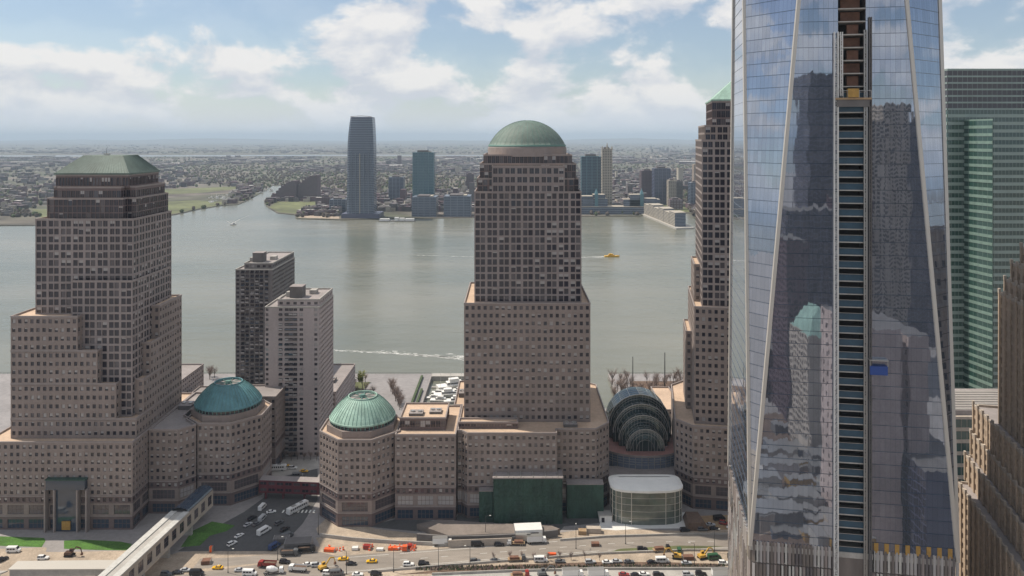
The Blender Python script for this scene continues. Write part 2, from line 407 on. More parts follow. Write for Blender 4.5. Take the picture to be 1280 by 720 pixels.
# water
wm = bpy.data.materials.new('river_water'); wm.use_nodes = True; M['river'] = wm
t = wm.node_tree; b = t.nodes['Principled BSDF']; b.inputs['Roughness'].default_value = .24; b.inputs['IOR'].default_value = 1.33
g = t.nodes.new('ShaderNodeNewGeometry')
def wn(scale, stretch, detail=4):
    mpp = t.nodes.new('ShaderNodeMapping'); mpp.inputs['Scale'].default_value = stretch; t.links.new(g.outputs['Position'], mpp.inputs[0])
    n = t.nodes.new('ShaderNodeTexNoise'); n.inputs['Scale'].default_value = scale; n.inputs['Detail'].default_value = detail
    t.links.new(mpp.outputs[0], n.inputs['Vector']); return n.outputs['Fac']
big = wn(.004, (.35,1,1), 4); rmp = t.nodes.new('ShaderNodeValToRGB'); t.links.new(big, rmp.inputs[0])
rmp.color_ramp.elements[0].position = .35; rmp.color_ramp.elements[0].color = (.120,.132,.106,1)
rmp.color_ramp.elements[1].position = .65; rmp.color_ramp.elements[1].color = (.192,.188,.150,1)
t.links.new(rmp.outputs[0], b.inputs['Base Color'])
b1 = t.nodes.new('ShaderNodeBump'); b1.inputs['Distance'].default_value = .5; b1.inputs['Strength'].default_value = 1; t.links.new(wn(.12,(.6,1,1),6), b1.inputs['Height'])
b2 = t.nodes.new('ShaderNodeBump'); b2.inputs['Distance'].default_value = 1.8; b2.inputs['Strength'].default_value = 1; t.links.new(wn(.02,(.5,1,1),3), b2.inputs['Height']); t.links.new(b1.outputs[0], b2.inputs['Normal'])
t.links.new(b2.outputs[0], b.inputs['Normal'])
FAR = 60000
sheet('river_water', [(-FAR,-FAR),(FAR,-FAR),(FAR,FAR),(-FAR,FAR)], -3, 'river')
# city ground with the cove cut out
sheet('city_ground', [(-3500,-4000),(3500,-4000),(3500,621),(76,621),(76,541),(-63,541),(-63,621),(-3500,621)], 0, 'paving', 3.6)
# wake foam
M['foam'] = mat('foam', (.72,.72,.69), .7, noise=[(.05,.4,(.4,1,1)), (.4,.3,U)])
def wake(pts, wid, seed=1):
    rnd = random.Random(seed); b = MB(); b.m('foam')
    n = len(pts)-1
    for i in range(n):
        a = Vector(pts[i]); c = Vector(pts[i+1]); L = (c-a).length; d = (c-a).normalized(); nn = Vector((-d.y,d.x))
        for k in range(int(L/1.1)):
            s = (i+k*1.1/L)/n; wd = wid*(1-s*.65)
            q = a+d*k*1.1+nn*rnd.gauss(0,wd*.4); r = rnd.uniform(.2,1.2)*(1-s*.7); lx = rnd.uniform(.8,3.5)
            b.face([(q.x-d.x*lx-nn.x*r,q.y-d.y*lx-nn.y*r,-2.96),(q.x+d.x*lx-nn.x*r*.4,q.y+d.y*lx-nn.y*r*.4,-2.96),(q.x+d.x*lx*.8+nn.x*r,q.y+d.y*lx*.8+nn.y*r,-2.96),(q.x-d.x*lx*.7+nn.x*r*.5,q.y-d.y*lx*.7+nn.y*r*.5,-2.96)])
    o = b.build('wake_foam'); tag(o, kind='structure'); return o
def wz(px,py): return gp(px,py,-3)
wake([wz(600,448), wz(570,446.5), wz(540,444.5), wz(480,440), wz(415,438)], 10, 1)
wake([wz(600,447), wz(560,445.5), wz(520,443.5)], 6, 11)
wake([wz(600,449), wz(540,445), wz(440,439)], 5, 12)
wake([wz(600,452), wz(560,447), wz(500,443)], 4, 4)
wake([wz(757,321), wz(728,321.5)], 8, 2); wake([wz(757,321), wz(726,321.5)], 6, 22)
wake([wz(728,321.5), wz(590,321), wz(520,319)], 2.5, 3)
wake([wz(290,280), wz(300,274), wz(312,269)], 1.4, 5); wake([wz(290,280), wz(283,276)], 1.2, 6)

# far land
land = bpy.data.materials.new('far_land_soil'); land.use_nodes = True; M['far_land'] = land
t = land.node_tree; b = t.nodes['Principled BSDF']; b.inputs['Roughness'].default_value = .95
g = t.nodes.new('ShaderNodeNewGeometry')
r1 = t.nodes.new('ShaderNodeValToRGB'); t.links.new(wn(.0009,(1,1.0,1),8), r1.inputs[0])
e = r1.color_ramp.elements; e[0].position = .3; e[0].color = (.085,.08,.06,1); e[1].position = .7; e[1].color = (.075,.055,.045,1)
for p_, c_ in ((.42,(.11,.095,.075,1)),(.5,(.065,.07,.04,1)),(.56,(.15,.13,.11,1)),(.62,(.075,.06,.05,1))):
    q = e.new(p_); q.color = c_
r2 = t.nodes.new('ShaderNodeValToRGB'); t.links.new(wn(.012,(1,1,1),6), r2.inputs[0]); r2.color_ramp.elements[0].position = .32; r2.color_ramp.elements[0].color = (.45,.45,.45,1); r2.color_ramp.elements[1].position = .7; r2.color_ramp.elements[1].color = (1.6,1.6,1.6,1)
mm = t.nodes.new('ShaderNodeMix'); mm.data_type = 'RGBA'; mm.blend_type = 'MULTIPLY'; mm.inputs['Factor'].default_value = 1
t.links.new(r1.outputs[0], mm.inputs['A']); t.links.new(r2.outputs[0], mm.inputs['B']); t.links.new(mm.outputs['Result'], b.inputs['Base Color'])
shoreA = [gp(-300,284,-1.5), gp(60,281,-1.5), gp(130,277,-1.5), gp(190,272,-1.5), gp(218,268,-1.5), gp(250,261,-1.5), gp(275,257,-1.5), gp(299,255,-1.5), gp(312,249,-1.5), gp(328,240,-1.5), gp(341,231.5,-1.5), gp(352,231.5,-1.5), gp(350,240,-1.5),
          gp(336,247,-1.5), gp(330,252.5,-1.5), gp(335,259,-1.5), gp(347,266,-1.5), gp(368,268,-1.5), gp(371,273,-1.5), gp(425,274.5,-1.5), gp(520,272.5,-1.5), gp(590,271.5,-1.5), gp(700,270,-1.5), gp(800,270,-1.5), gp(812,266,-1.5), gp(866,266,-1.5), gp(868,273,-1.5), gp(960,274,-1.5), gp(1300,280,-1.5), gp(2200,285,-1.5)]
pts = shoreA + [(FAR,1700),(FAR,FAR),(-FAR,FAR),(-FAR,1500)]
sheet('far_shore_land', pts, -1.5, 'far_land', 2)
def fz(l): return [gp(a,b_,-1.4) for a,b_ in l]
sheet('park_lawn', fz([(60,280),(130,276),(190,271),(218,267),(250,260),(275,256.2),(285,253),(240,250),(160,256),(40,262)]), -1.42, 'park')
sheet('park_lawn', fz([(150,246),(250,241),(300,236),(300,233),(220,236),(100,240)]), -1.41, 'park')
sheet('park_lawn', fz([(337,259),(349,265.5),(369,267),(398,262),(400,252),(345,252)]), -1.40, 'park')
sheet('park_lawn', fz([(812,265),(862,265),(858,256),(820,254)]), -1.40, 'park')
sheet('construction_yard', fz([(372,272),(424,273.5),(424,262),(402,258),(395,266)]), -1.38, 'dirt')
M['bay'] = mat('bay', (.16,.18,.19), .3)
sheet('bay_water', [gp(-400,196,-1),gp(200,195.6,-1),gp(470,194.6,-1),gp(700,195,-1),gp(700,194.2,-1),gp(470,193.3,-1),gp(200,194,-1),gp(-400,194.3,-1)], -1.2, 'bay')
# hills on the horizon
b = MB(); b.m('far_land'); rnd = random.Random(5)
n = 120; prev = None
for i in range(n+1):
    x = -38000+i*76000/n; y = 34000+1500*math.sin(i*.3); h = 60+50*math.sin(i*.21)+40*math.sin(i*.47+1)+rnd.uniform(0,25)
    cur = (x,y,max(h,15))
    if prev:
        b.face([(prev[0],prev[1]-6000,-1.6),(cur[0],cur[1]-6000,-1.6),cur,prev]); b.face([prev,cur,(cur[0],cur[1]+6000,-1.6),(prev[0],prev[1]+6000,-1.6)])
    prev = cur
tag(b.build('distant_hills', smooth=True), kind='structure')

# near ground surfaces
Z = [.0]
def surf(name, l, m, lift):
    return sheet(name, G(l), lift, m)
surf('construction_ground', [(-260,695),(0,686),(55,684),(80,690),(160,688),(215,693),(225,690),(400,683),(395,672),(470,668),(560,672),(700,666),(740,660),(860,664),(925,650),(960,640),(1200,640),(1200,760),(1000,1000),(-300,1000)], 'dirt', .004)
surf('plaza_paving', [(-20,663),(160,668),(205,668),(245,640),(335,625),(335,612),(240,600),(0,600)], 'paving', .008)
surf('side_street', [(222,689),(268,660),(305,640),(330,622),(333,574),(397,574),(397,625),(378,655),(345,689)], 'asphalt', .012)
surf('side_street', [(333,574),(397,574),(400,585),(333,600)], 'concrete', .02)
surf('highway_road', [(-300,760),(200,722),(365,700),(420,695),(500,689.5),(600,682),(700,674),(760,669),(860,666.5),(960,666),(960,688),(860,687),(750,691),(640,700),(560,706),(470,714),(400,722),(200,800)], 'asphalt_dusty', .016)
surf('ramp_road', [(250,699),(400,690),(420,695),(365,700),(240,712)], 'asphalt_dusty', .024)
surf('service_road', [(440,735),(560,716),(760,711.5),(960,711),(960,740),(440,760)], 'concrete', .02)
surf('planted_strip', [(500,718),(560,711),(640,706),(760,702),(840,703),(905,705),(905,711),(760,711),(640,713.5),(540,717)], 'soil', .028)
surf('green_matting', [(752,693),(775,686),(850,682),(905,683),(850,688),(790,691)], 'park', .03)
surf('plaza_paving', [(560,662),(575,640),(770,640),(770,652),(705,658),(700,664),(640,664)], 'asphalt', .012)
surf('forecourt_paving', [(747,661),(752,650),(860,640),(868,655),(850,660.5),(800,661),(770,663)], 'white_paint', .02)
surf('forecourt_paving', [(395,661),(410,645),(470,661),(560,672),(500,676),(440,672),(398,668)], 'dirt', .02)
surf('forecourt_paving', [(455,658),(500,648),(560,652),(620,660),(560,668)], 'asphalt', .026)
surf('parking_dirt', [(870,645),(925,643),(925,662),(880,662)], 'wood', .024)
for k, l in enumerate([[(-40,669),(55,672.5),(57,676),(52,684),(-40,681)], [(80,676),(100,674.5),(150,677),(165,680),(160,688),(120,687.5),(80,686)], [(226,684),(240,664),(265,652),(294,657),(283,664),(262,670),(250,682)]]):
    surf('lawn', l, 'grass', .05)
surf('lawn_path', [(57,690),(62,673),(82,673),(80,690)], 'paving', .036)
surf('esplanade_paving', [(-200,467.5),(440,467.5),(555,467.5),(700,467.5),(1240,467.5),(1240,530),(-200,545)], 'esplanade', .004) if False else None
sheet('esplanade_paving', [(-600,470),(-64,470),(-64,620.5),(-600,620.5)], .006, 'esplanade')
sheet('esplanade_paving', [(77,470),(600,470),(600,620.5),(77,620.5)], .006, 'esplanade')
sheet('esplanade_lawn', [(-150,560),(-112,560),(-108,600),(-150,600)], .02, 'park')
sheet('esplanade_bed', [(90,560),(170,560),(170,602),(90,602)], .02, 'soil')
tag(MB().m('concrete').box(-63,58,613,620.6,-4,.4).build('breakwater'), 'long grey breakwater pier closing the yacht cove from the river', 'pier')
# lane markings
b = MB(); b.m('paint_line')
edge_u = [(420,695),(500,689.5),(600,682),(700,674),(760,669),(860,666.5),(930,666)]
edge_l = [(400,722),(500,711),(600,702.5),(700,695),(760,690.5),(860,687),(930,687.5)]
U_ = G(edge_u); L_ = G(edge_l)
for fr in (.12,.5,.88):
    P_ = [Vector(a).lerp(Vector(c), fr) for a, c in zip(U_, L_)]
    for i in range(len(P_)-1):
        a, c = P_[i], P_[i+1]; L = (c-a).length; d = (c-a)/L; nn = Vector((-d.y,d.x))*.09
        step = 9 if fr == .5 else 6; ln = 3.2 if fr == .5 else 6
        for k in range(int(L/step)):
            p = a+d*k*step; q = p+d*ln; b.face([(p.x-nn.x,p.y-nn.y,.024),(q.x-nn.x,q.y-nn.y,.024),(q.x+nn.x,q.y+nn.y,.024),(p.x+nn.x,p.y+nn.y,.024)])
for k in range(9):      # crossing at the side street
    x, y = gp(352+k*4.8, 641); b.face([(x,y,.024),(x+.8,y,.024),(x+.8,y+3,.024),(x,y+3,.024)])
tag(b.build('lane_markings'), kind='structure')
# kerbs and concrete barriers
def wallrun(name, l, h, t_, m, label, cat, group=None):
    pts = G(l); b = MB(); b.m(m)
    for i in range(len(pts)-1):
        a, c = Vector(pts[i]), Vector(pts[i+1]); d = (c-a).normalized(); nn = Vector((-d.y,d.x))*t_/2
        b.prism([tuple(a-nn),tuple(c-nn),tuple(c+nn),tuple(a+nn)], 0, h-.002*i)
    x, y = pts[len(pts)//2]; o = b.build(name); return tag(o, label, cat, group)
wallrun('road_barrier', [(400,671),(440,676),(500,680),(560,682.5)], 1.6, .5, 'concrete', 'pale concrete barrier wall behind the orange barrels at the highway edge', 'barrier')
wallrun('road_barrier', [(560,684),(600,682.5),(640,681)], 3.2, .4, 'limestone', 'tall pale fence panel wall beside the white box truck', 'barrier')
wallrun('road_barrier', [(700,676),(760,671.5),(850,668.8),(925,668.5)], .9, .5, 'concrete', 'low barrier along the upper edge of the curved highway', 'barrier')
wallrun('road_barrier', [(460,716),(560,707.5),(640,701.5),(750,692.8),(860,688.6),(925,689)], .9, .5, 'concrete', 'low barrier along the lower edge of the curved highway', 'barrier')
wallrun('road_barrier', [(540,719),(640,714.8),(760,712),(925,712)], 1.0, .4, 'concrete', 'grey barrier below the brown planted strip at the bottom', 'barrier')
wallrun('ramp_wall', [(521,676),(560,679),(600,678.5),(650,676),(697,671)], 3.4, 1.0, 'concrete_dark', 'long dark retaining wall of the ramp in front of the green box', 'wall')
sheet('ramp_deck', G([(521,662),(548,656),(605,660),(690,664),(700,668),(650,673),(600,675),(560,676)]), 2.6, 'ramp_dust', 2.6)

# ------------------------------------------------------------------ near buildings
PW = (('glass_dark',.58),('blind3',.07),('blind6',.08),('blind8',.05),('glass_pale',.07),('glass_mid',.15))  # pale, part-pale and mid panes stand in for reflected brightness
SW = (('glass_dark',.84),('glass_mid',.10),('blind2',.04),('blind5',.02))
punch = dict(pitch=3.05, floor=3.9, ww=1.6, wh=1.95)
grid = dict(pitch=3.05, floor=3.9, ww=2.2, wh=2.85, rev=.35, pair=True)
glassy = dict(pitch=2.3, floor=3.9, ww=1.95, wh=3.3, rev=.2)
# ---- left tower with the cut-off pyramid
T = empty('office_tower', (-212,405,0), 'left granite office tower with stepped corner and flat-topped green pyramid roof', 'tower', 'stepped granite office towers')
W = MB(); RF = Roofs(); wi = Wins(PW); ws = Wins(SW)
podium(W, RF, wi, rect(-252,-181,374,446), 42)
X0, X1, Y0, Y1 = -243, -182, 380, 432
tier(W, RF, wi, rect(X0,X1,Y0,Y1), 41.2, 51, punch)
tier(W, RF, wi, notched(X0,X1,Y0,Y1,fr=(10,7.5)), 50, 68, punch)
tier(W, RF, wi, notched(X0,X1,Y0,Y1,fr=(19,15)), 67, 84, punch)
tier(W, RF, wi, notched(X0,X1,Y0,Y1,fr=(28.6,25)), 83, 100.6, punch)
tier(W, RF, ws, rect(-216,-186.2,384.4,427), 50.3, 117, grid, wm='granite_shaft')
tier(W, RF, ws, rect(-235.6,-187.2,387.5,431), 99.5, 147, grid, wm='granite_shaft')
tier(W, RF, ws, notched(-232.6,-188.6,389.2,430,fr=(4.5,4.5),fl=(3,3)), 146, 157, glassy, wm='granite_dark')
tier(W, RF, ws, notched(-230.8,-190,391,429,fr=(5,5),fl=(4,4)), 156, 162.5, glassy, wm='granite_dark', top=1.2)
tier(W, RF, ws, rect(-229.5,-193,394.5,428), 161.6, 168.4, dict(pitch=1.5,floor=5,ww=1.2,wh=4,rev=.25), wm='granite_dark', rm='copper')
W.build('wall', T); RF.build('roof', T); ws.r += wi.r; ws.emit(T)
b = MB(); b.m('copper'); lo = rect(-230.2,-192.3,393.8,428.6); hi = rect(-221,-200.5,404,420)
b.prism(lo, 168.4, 169.2); b.prism(inset(lo,.3), 169.2, 177.8, top_poly=hi)
for i in range(26):        # standing seams
    f = (i+.5)/26
    for e0 in range(4):
        A, B = Vector(inset(lo,.2)[e0]), Vector(inset(lo,.2)[(e0+1)%4]); C, D = Vector(hi[e0]), Vector(hi[(e0+1)%4])
        p = A.lerp(B,f); q = C.lerp(D,f); b.m('copper_rib') if False else None
        b.bar((p.x,p.y,169.25),(q.x,q.y,177.85),.12,.12)
b.build('pyramid_roof', T)
b = MB(); b.m('pole').cyl((-211,408,177.8),(-211,408,181.5),.15,.06,6); b.m('steel').box(-212,-209.5,407,409,177.8,178.8); b.build('antenna', T)
b = MB()      # glazed atrium entrance
b.m('glass_blue').box(-221,-202.5,371.5,373.9,20,24.5); b.m('green_net').box(-221.3,-202.2,371.2,373.95,24.5,25); b.m('glass_blue').box(-217,-206.5,372.3,373.9,0,20)
b.m('granite_band')
for x in (-221.6,-217.2,-206.3,-202): b.box(x,x+.7,370.9,373.9,0,20)
b.m('yellow_panel').box(-213.5,-209.5,371.6,372.2,1,5)
b.build('entrance', T)
# ---- link and left octagon
def gatehouse(name, cx, cy, r, dome_m, rib_m, label, top_open=True):
    T = empty(name, (cx,cy,0), label, 'building', 'domed octagonal gatehouses')
    W = MB(); RF = Roofs(); wi = Wins(PW)
    P8 = ngon(cx, cy, r/math.cos(math.pi/8)); podium(W, RF, wi, P8, 42)
    W.m('granite').prism(ngon(cx,cy,(r-3.2)/math.cos(math.pi/8)), 41.1, 44.5); W.m('granite_dark')
    W.build('wall', T); RF.build('roof', T); wi.emit(T)
    b = MB(); b.m('glass_dark').lathe(cx, cy, [(r-4.0,44.5),(r-4.0,46.3)], 48); b.m(rib_m)
    for i in range(48):
        t = 2*math.pi*i/48; x = cx+(r-3.85)*math.cos(t); y = cy+(r-3.85)*math.sin(t); b.bar((x,y,44.5),(x,y,46.3),.35)
    b.build('window_ring', T)
    b = MB(); b.m(dome_m); R0 = r-3.3; R1 = 7.3
    prof = [(R0,46.2),(R0,46.9),(R0-.3,47.2)]
    for k in range(1,11):
        f = k/10; prof.append((R0-.3-(R0-.3-R1)*(f**1.1), 47.2+9.2*(.55*f+.45*math.sin(f*math.pi/2))))
    prof += [(R1,56.9),(R1-.5,56.9),(R1-.5,55.6)]
    b.lathe(cx, cy, prof, 64); DM = b.build('dome', T, smooth=False)
    b = MB(); b.m(rib_m)
    for i in range(48):
        t = 2*math.pi*i/48; c, s_ = math.cos(t), math.sin(t); pr = prof[2:13]
        for j in range(0, len(pr)-1, 2):
            (ra,za),(rb,zb) = pr[j], pr[min(j+2,len(pr)-1)]
            b.bar((cx+ra*c,cy+ra*s_,za+.05),(cx+rb*c,cy+rb*s_,zb+.05),.16,.22)
    b.build('ribs', DM)
    b = MB(); b.m('grey_roof').lathe(cx,cy,[(R1-.5,55.7),(0.0001,55.7)],32); b.m('copper_rib')
    for i in range(8):
        t = math.pi*i/4; b.bar((cx+.3*math.cos(t),cy+.3*math.sin(t),56.2),(cx+(R1-.5)*math.cos(t),cy+(R1-.5)*math.sin(t),56.2),.3)
    b.cyl((cx,cy,55.7),(cx,cy,57.2),1.6,1.3,16); b.build('oculus', T)
    return T
gatehouse('domed_gatehouse', -151.5, 419, 20.5, 'copper_blue', 'copper_rib', 'octagonal granite gatehouse under a blue-green ribbed dome beside the left tower')
gatehouse('domed_gatehouse', -75.5, 396.5, 19.8, 'copper_bright', 'copper_rib', 'octagonal granite gatehouse under a pale mint ribbed dome beside the middle street')
def block(name, label, cat, polys, pods=(), roofm='paver_roof', group=None, units=(), loc=None, styles=PW):
    p0 = polys[0][0] if polys else pods[0][0]
    c = loc or (sum(p[0] for p in p0)/len(p0), sum(p[1] for p in p0)/len(p0), 0)
    T = empty(name, (c[0],c[1],0), label, cat, group); W = MB(); RF = Roofs(); wi = Wins(styles)
    for (P, z) in pods: podium(W, RF, wi, P, z, rm=roofm)
    for (P, z0, z1, kw, wm_) in polys: tier(W, RF, wi, P, z0, z1, kw, wm=wm_, rm=roofm)
    W.build('wall', T); RF.build('roof', T); wi.emit(T)
    for u in units: roof_unit(T, *u)
    return T
block('podium_building', 'granite wing between the left tower and the blue domed gatehouse', 'building', [], [([(-180.6,390),(-166,390),(-160,397),(-168,405),(-168,447),(-180.6,447)], 42)], 'grey_roof', units=[(-179,-172,420,428,41.1,2.2)])
block('podium_building', 'long granite wing with low roof behind the blue domed gatehouse', 'building', [], [([(-167.6,432),(-150,441),(-133,441),(-133,462),(-167.6,462)], 41.5)], 'grey_roof', units=[(-160,-152,446,452,40.6,2)])
# ---- centre tower with the round dome
T = empty('office_tower', (8,431,0), 'central granite office tower crowned by a round green dome', 'tower', 'stepped granite office towers')
W = MB(); RF = Roofs(); wi = Wins(PW); ws = Wins(SW)
tier(W, RF, wi, rect(-24.6,40.2,402,460), 41.3, 102.3, punch)
tier(W, RF, ws, rect(-19.5,36,406,456), 101.4, 159.2, grid, wm='granite_shaft')
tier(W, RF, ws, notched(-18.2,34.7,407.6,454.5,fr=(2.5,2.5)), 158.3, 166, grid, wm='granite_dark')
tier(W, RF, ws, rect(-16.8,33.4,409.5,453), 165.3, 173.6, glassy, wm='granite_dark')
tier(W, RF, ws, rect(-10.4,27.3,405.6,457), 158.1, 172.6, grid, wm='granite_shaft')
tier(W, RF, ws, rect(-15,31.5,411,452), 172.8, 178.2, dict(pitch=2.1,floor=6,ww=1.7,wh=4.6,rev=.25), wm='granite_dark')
W.m('granite_band').lathe(8.3,431,[(21.6,177),(21.6,181.6),(21.2,181.8),(21.2,182.4)],56)
W.build('wall', T); RF.build('roof', T); ws.r += wi.r; ws.emit(T)
b = MB(); b.m('copper_rib').lathe(8.3,431,[(21.3,182.2),(21.3,183.1),(20.8,183.2)],64); b.m('copper')
Rs = 22.9; t0_ = math.acos(20.8/Rs); zc0 = 183.2-Rs*math.sin(t0_)
b.lathe(8.3,431,[(max(Rs*math.cos(t),.00001),zc0+Rs*math.sin(t)) for t in [t0_+(math.pi/2-t0_)*k/16 for k in range(17)]],64); DM = b.build('dome', T, smooth=True)
b = MB(); b.m('copper_rib')
for i in range(40):
    c, s_ = math.cos(i*math.pi/20), math.sin(i*math.pi/20)
    for k in range(15):
        ta = t0_+(math.pi/2-t0_)*k/16; tb = t0_+(math.pi/2-t0_)*(k+1)/16
        b.bar((8.3+Rs*math.cos(ta)*c,431+Rs*math.cos(ta)*s_,zc0+Rs*math.sin(ta)),(8.3+Rs*math.cos(tb)*c,431+Rs*math.cos(tb)*s_,zc0+Rs*math.sin(tb)),.14,.12)
b.build('ribs', DM)
# ---- centre podium wings
block('podium_building', 'granite wing right of the mint domed gatehouse with dark penthouse on its roof', 'building', [(rect(-56,-33,391,413),41.2,47.5,dict(pitch=2.6,floor=5.6,ww=2.2,wh=3.2,rev=.3),'granite_dark')], [([(-57.2,383.5),(-27.5,383.5),(-27.5,425),(-57.2,425)], 42)], units=[(-52,-45,395,401,46.6,1.4),(-42,-36,398,404,46.6,1.2)])
block('podium_building', 'wide granite wing with orange-pink roof at the foot of the domed central tower', 'building', [(rect(-26.8,3,393,399),41.2,44.6,dict(pitch=3,floor=3,ww=2.4,wh=1.2,rev=.2),'granite_dark')], [([(-27,389),(-25,389),(-22,385.5),(22,385.5),(22,391),(42,391),(49.5,400),(49.5,461),(42,468),(-31.5,468),(-31.5,426),(-27,426)], 42)],
      units=[(26,33,394.5,399,41.1,1.6),(-30,-26,440,448,41.1,2.4)])
# ---- right tower (rotated with the street grid of the glass skyscraper)
fr = frame((93,400),(.986,-.164))
T = empty('office_tower', (128,424,0), 'right granite office tower with steep green pyramid, half hidden by the glass skyscraper', 'tower', 'stepped granite office towers')
W = MB(); RF = Roofs(); wi = Wins(PW); ws = Wins(SW)
podium(W, RF, wi, fr([(-9.5,3.5),(-1,-5),(60,-5),(60,70),(-2,70),(-9.5,60)]), 42)
tier(W, RF, wi, fr(rect(0,62,0,56)), 41.3, 101, punch)
tier(W, RF, wi, fr(rect(-3,0.2,22,50)), 41.3, 83, dict(pitch=4,floor=3.9,ww=1.6,wh=1.9))
tier(W, RF, wi, fr(rect(1,4.6,16,44)), 100, 120, dict(pitch=4,floor=3.9,ww=1.6,wh=1.9))
tier(W, RF, ws, fr(rect(4,58,3.5,52)), 100, 186, grid, wm='granite_band')
tier(W, RF, ws, fr(rect(5.5,56.5,5,51)), 185, 193.5, grid, wm='granite')
tier(W, RF, ws, fr(rect(9.5,52.5,8,47)), 192.6, 206, glassy, wm='granite_dark', rm='copper_bright')
W.build('wall', T); RF.build('roof', T); ws.r += wi.r; ws.emit(T)
b = MB(); b.m('copper_bright'); b.prism(fr(rect(9,53,7.5,47.5)), 206, 206.8); b.prism(fr(rect(9.5,52.5,8,47)), 206.8, 226, top_poly=fr(rect(30.5,31.5,27,28))); b.build('pyramid_roof', T)

# ---- winter garden
T = empty('glass_atrium', (72,450,0), 'stepped glass barrel-vaulted winter garden between the centre and right towers', 'building')
M['vault_glass'] = mat('vault_glass', (.05,.085,.09), .05, metal=.5, spec=1)
cxg = 71.5
segs = [(10.2,20.5,420,427),(13.2,22.5,427,433),(15.6,24.2,433,439),(17.6,25.5,439,453)]
gl = MB(); st = MB(); st.m('steel')
for (r, zc_, ya, yb) in segs:
    gl.m('vault_glass'); K = 20
    for i in range(K):
        t0 = math.pi*i/K; t1 = math.pi*(i+1)/K
        a = (cxg+r*math.cos(t0), zc_+r*math.sin(t0)); c = (cxg+r*math.cos(t1), zc_+r*math.sin(t1))
        gl.face([(a[0],ya,a[1]),(c[0],ya,c[1]),(c[0],yb,c[1]),(a[0],yb,a[1])])
        st.bar((a[0],ya,a[1]),(c[0],ya,c[1]),.45)
        if i%2 == 0: st.bar((a[0]*1.0,ya,a[1]+.03),(a[0],yb,a[1]+.03),.18)
    gl.face([(cxg+r*math.cos(math.pi*i/K),ya+.05,zc_+r*math.sin(math.pi*i/K)) for i in range(K+1)])
    for sx_ in (-1,1): gl.face([(cxg+sx_*r,ya,16),(cxg+sx_*r,yb,16),(cxg+sx_*r,yb,zc_),(cxg+sx_*r,ya,zc_)])
    gl.face([(cxg-r,ya+.05,16),(cxg+r,ya+.05,16),(cxg+r,ya+.05,zc_),(cxg-r,ya+.05,zc_)])
    for k in range(1, int(r)):
        for q in (-1,1):
            x = q*k*1.6
            if abs(x) < r: st.bar((cxg+x,ya-.02,16),(cxg+x,ya-.02,zc_+math.sqrt(r*r-x*x)),.14)
    for rr in [r*.93, r*.86, r*.72, r*.45]:
        for i in range(K):
            t0 = math.pi*i/K; t1 = math.pi*(i+1)/K
            st.bar((cxg+rr*math.cos(t0),ya-.05,zc_+rr*math.sin(t0)),(cxg+rr*math.cos(t1),ya-.05,zc_+rr*math.sin(t1)),.22)
    y = ya+3
    while y < yb:
        for i in range(K):
            t0 = math.pi*i/K; t1 = math.pi*(i+1)/K
            st.bar((cxg+r*math.cos(t0),y,zc_+r*math.sin(t0)+.02),(cxg+r*math.cos(t1),y,zc_+r*math.sin(t1)+.02),.2)
        y += 3
gl.build('glass_vault', T); st.build('steel_ribs', T)
W = MB(); RF = Roofs()
M['fb_pane'] = mat('fb_pane', (.16,.19,.25), .25, spec=.9)
M['pink_paver'] = mat('pink_paver', (.30,.16,.14), .85, noise=[(.2,.15,U),(1,.12,U)])
arc = [(71+math.sin(t)*24, 432-math.cos(t)*18.5) for t in [R(a) for a in range(-62,63,8)]]
P = arc + [(93.5,442),(49.7,442)]
W.m('fb_pane').prism(P, 0, 18, top=False); W.m('granite_band').prism(inset(P,-.3), 18, 19.2, top=False)
RF.m('pink_paver').face([(p[0],p[1],19) for p in inset(P,-.28)])
W.m('steel')
for k in range(1,4):
    for i in range(len(arc)-1): W.bar((arc[i][0],arc[i][1]-.1,13+k*1.3),(arc[i+1][0],arc[i+1][1]-.1,13+k*1.3),.15)
for p in arc: W.bar((p[0],p[1]-.12,12),(p[0],p[1]-.12,18),.25)
W.build('rotunda_wall', T); RF.build('terrace', T)
b = MB(); b.m('glass_dark').box(50.2,92,404.5,417,0,11.4); b.m('grey_roof').box(49.8,92.4,404,417.4,11.4,12.2); b.m('granite_band')
for i in range(9): b.box(51+i*5,51.5+i*5,404.2,404.45,0,11.4)
b.build('lobby', T)
# ---- white roofed glass pavilion
T = empty('glass_pavilion', (66,388,0), 'curved glass entrance pavilion with a white membrane roof', 'building')
def sup(cx, cy, a, b_, n=36, e_=.42):
    o = []
    for i in range(n):
        t = 2*math.pi*i/n; c, s_ = math.cos(t), math.sin(t)
        o.append((cx+a*math.copysign(abs(c)**e_,c), cy+b_*math.copysign(abs(s_)**e_,s_)))
    return o
def bow(P, k=2.2): return [(x, y-k*(1-((x-66)/17.5)**2)*(1 if y < 388 else .3)) for x, y in P]
P = bow(sup(66,388.5,17.3,8.2))
M['pav_glass'] = mat('pav_glass', (.11,.13,.11), .12, spec=1, noise=[(.18,.35,U)])
b = MB(); b.m('pav_glass').prism(P, 0, 15.6, top=False); b.build('glass_wall', T)
b = MB(); b.m('steel_pale')
for i in range(0,36,2): b.bar((P[i][0],P[i][1],0),(P[i][0],P[i][1],15.6),.32)
for z in (3.2,6.4,9.6,12.8):
    for i in range(36): j = (i+1)%36; b.bar((P[i][0],P[i][1]-.03,z),(P[j][0],P[j][1]-.03,z),.14)
b.build('mullion', T)
b = MB(); b.m('white_tent'); b.prism(inset(P,-.6), 15.6, 16.6, top=False); b.prism(inset(P,-.6), 16.6, 17.3, top_poly=inset(P,1.5), bottom=False, top=False); b.prism(inset(P,1.5),17.3,17.7,top_poly=inset(P,4.5),bottom=False); b.build('roof', T, smooth=False)
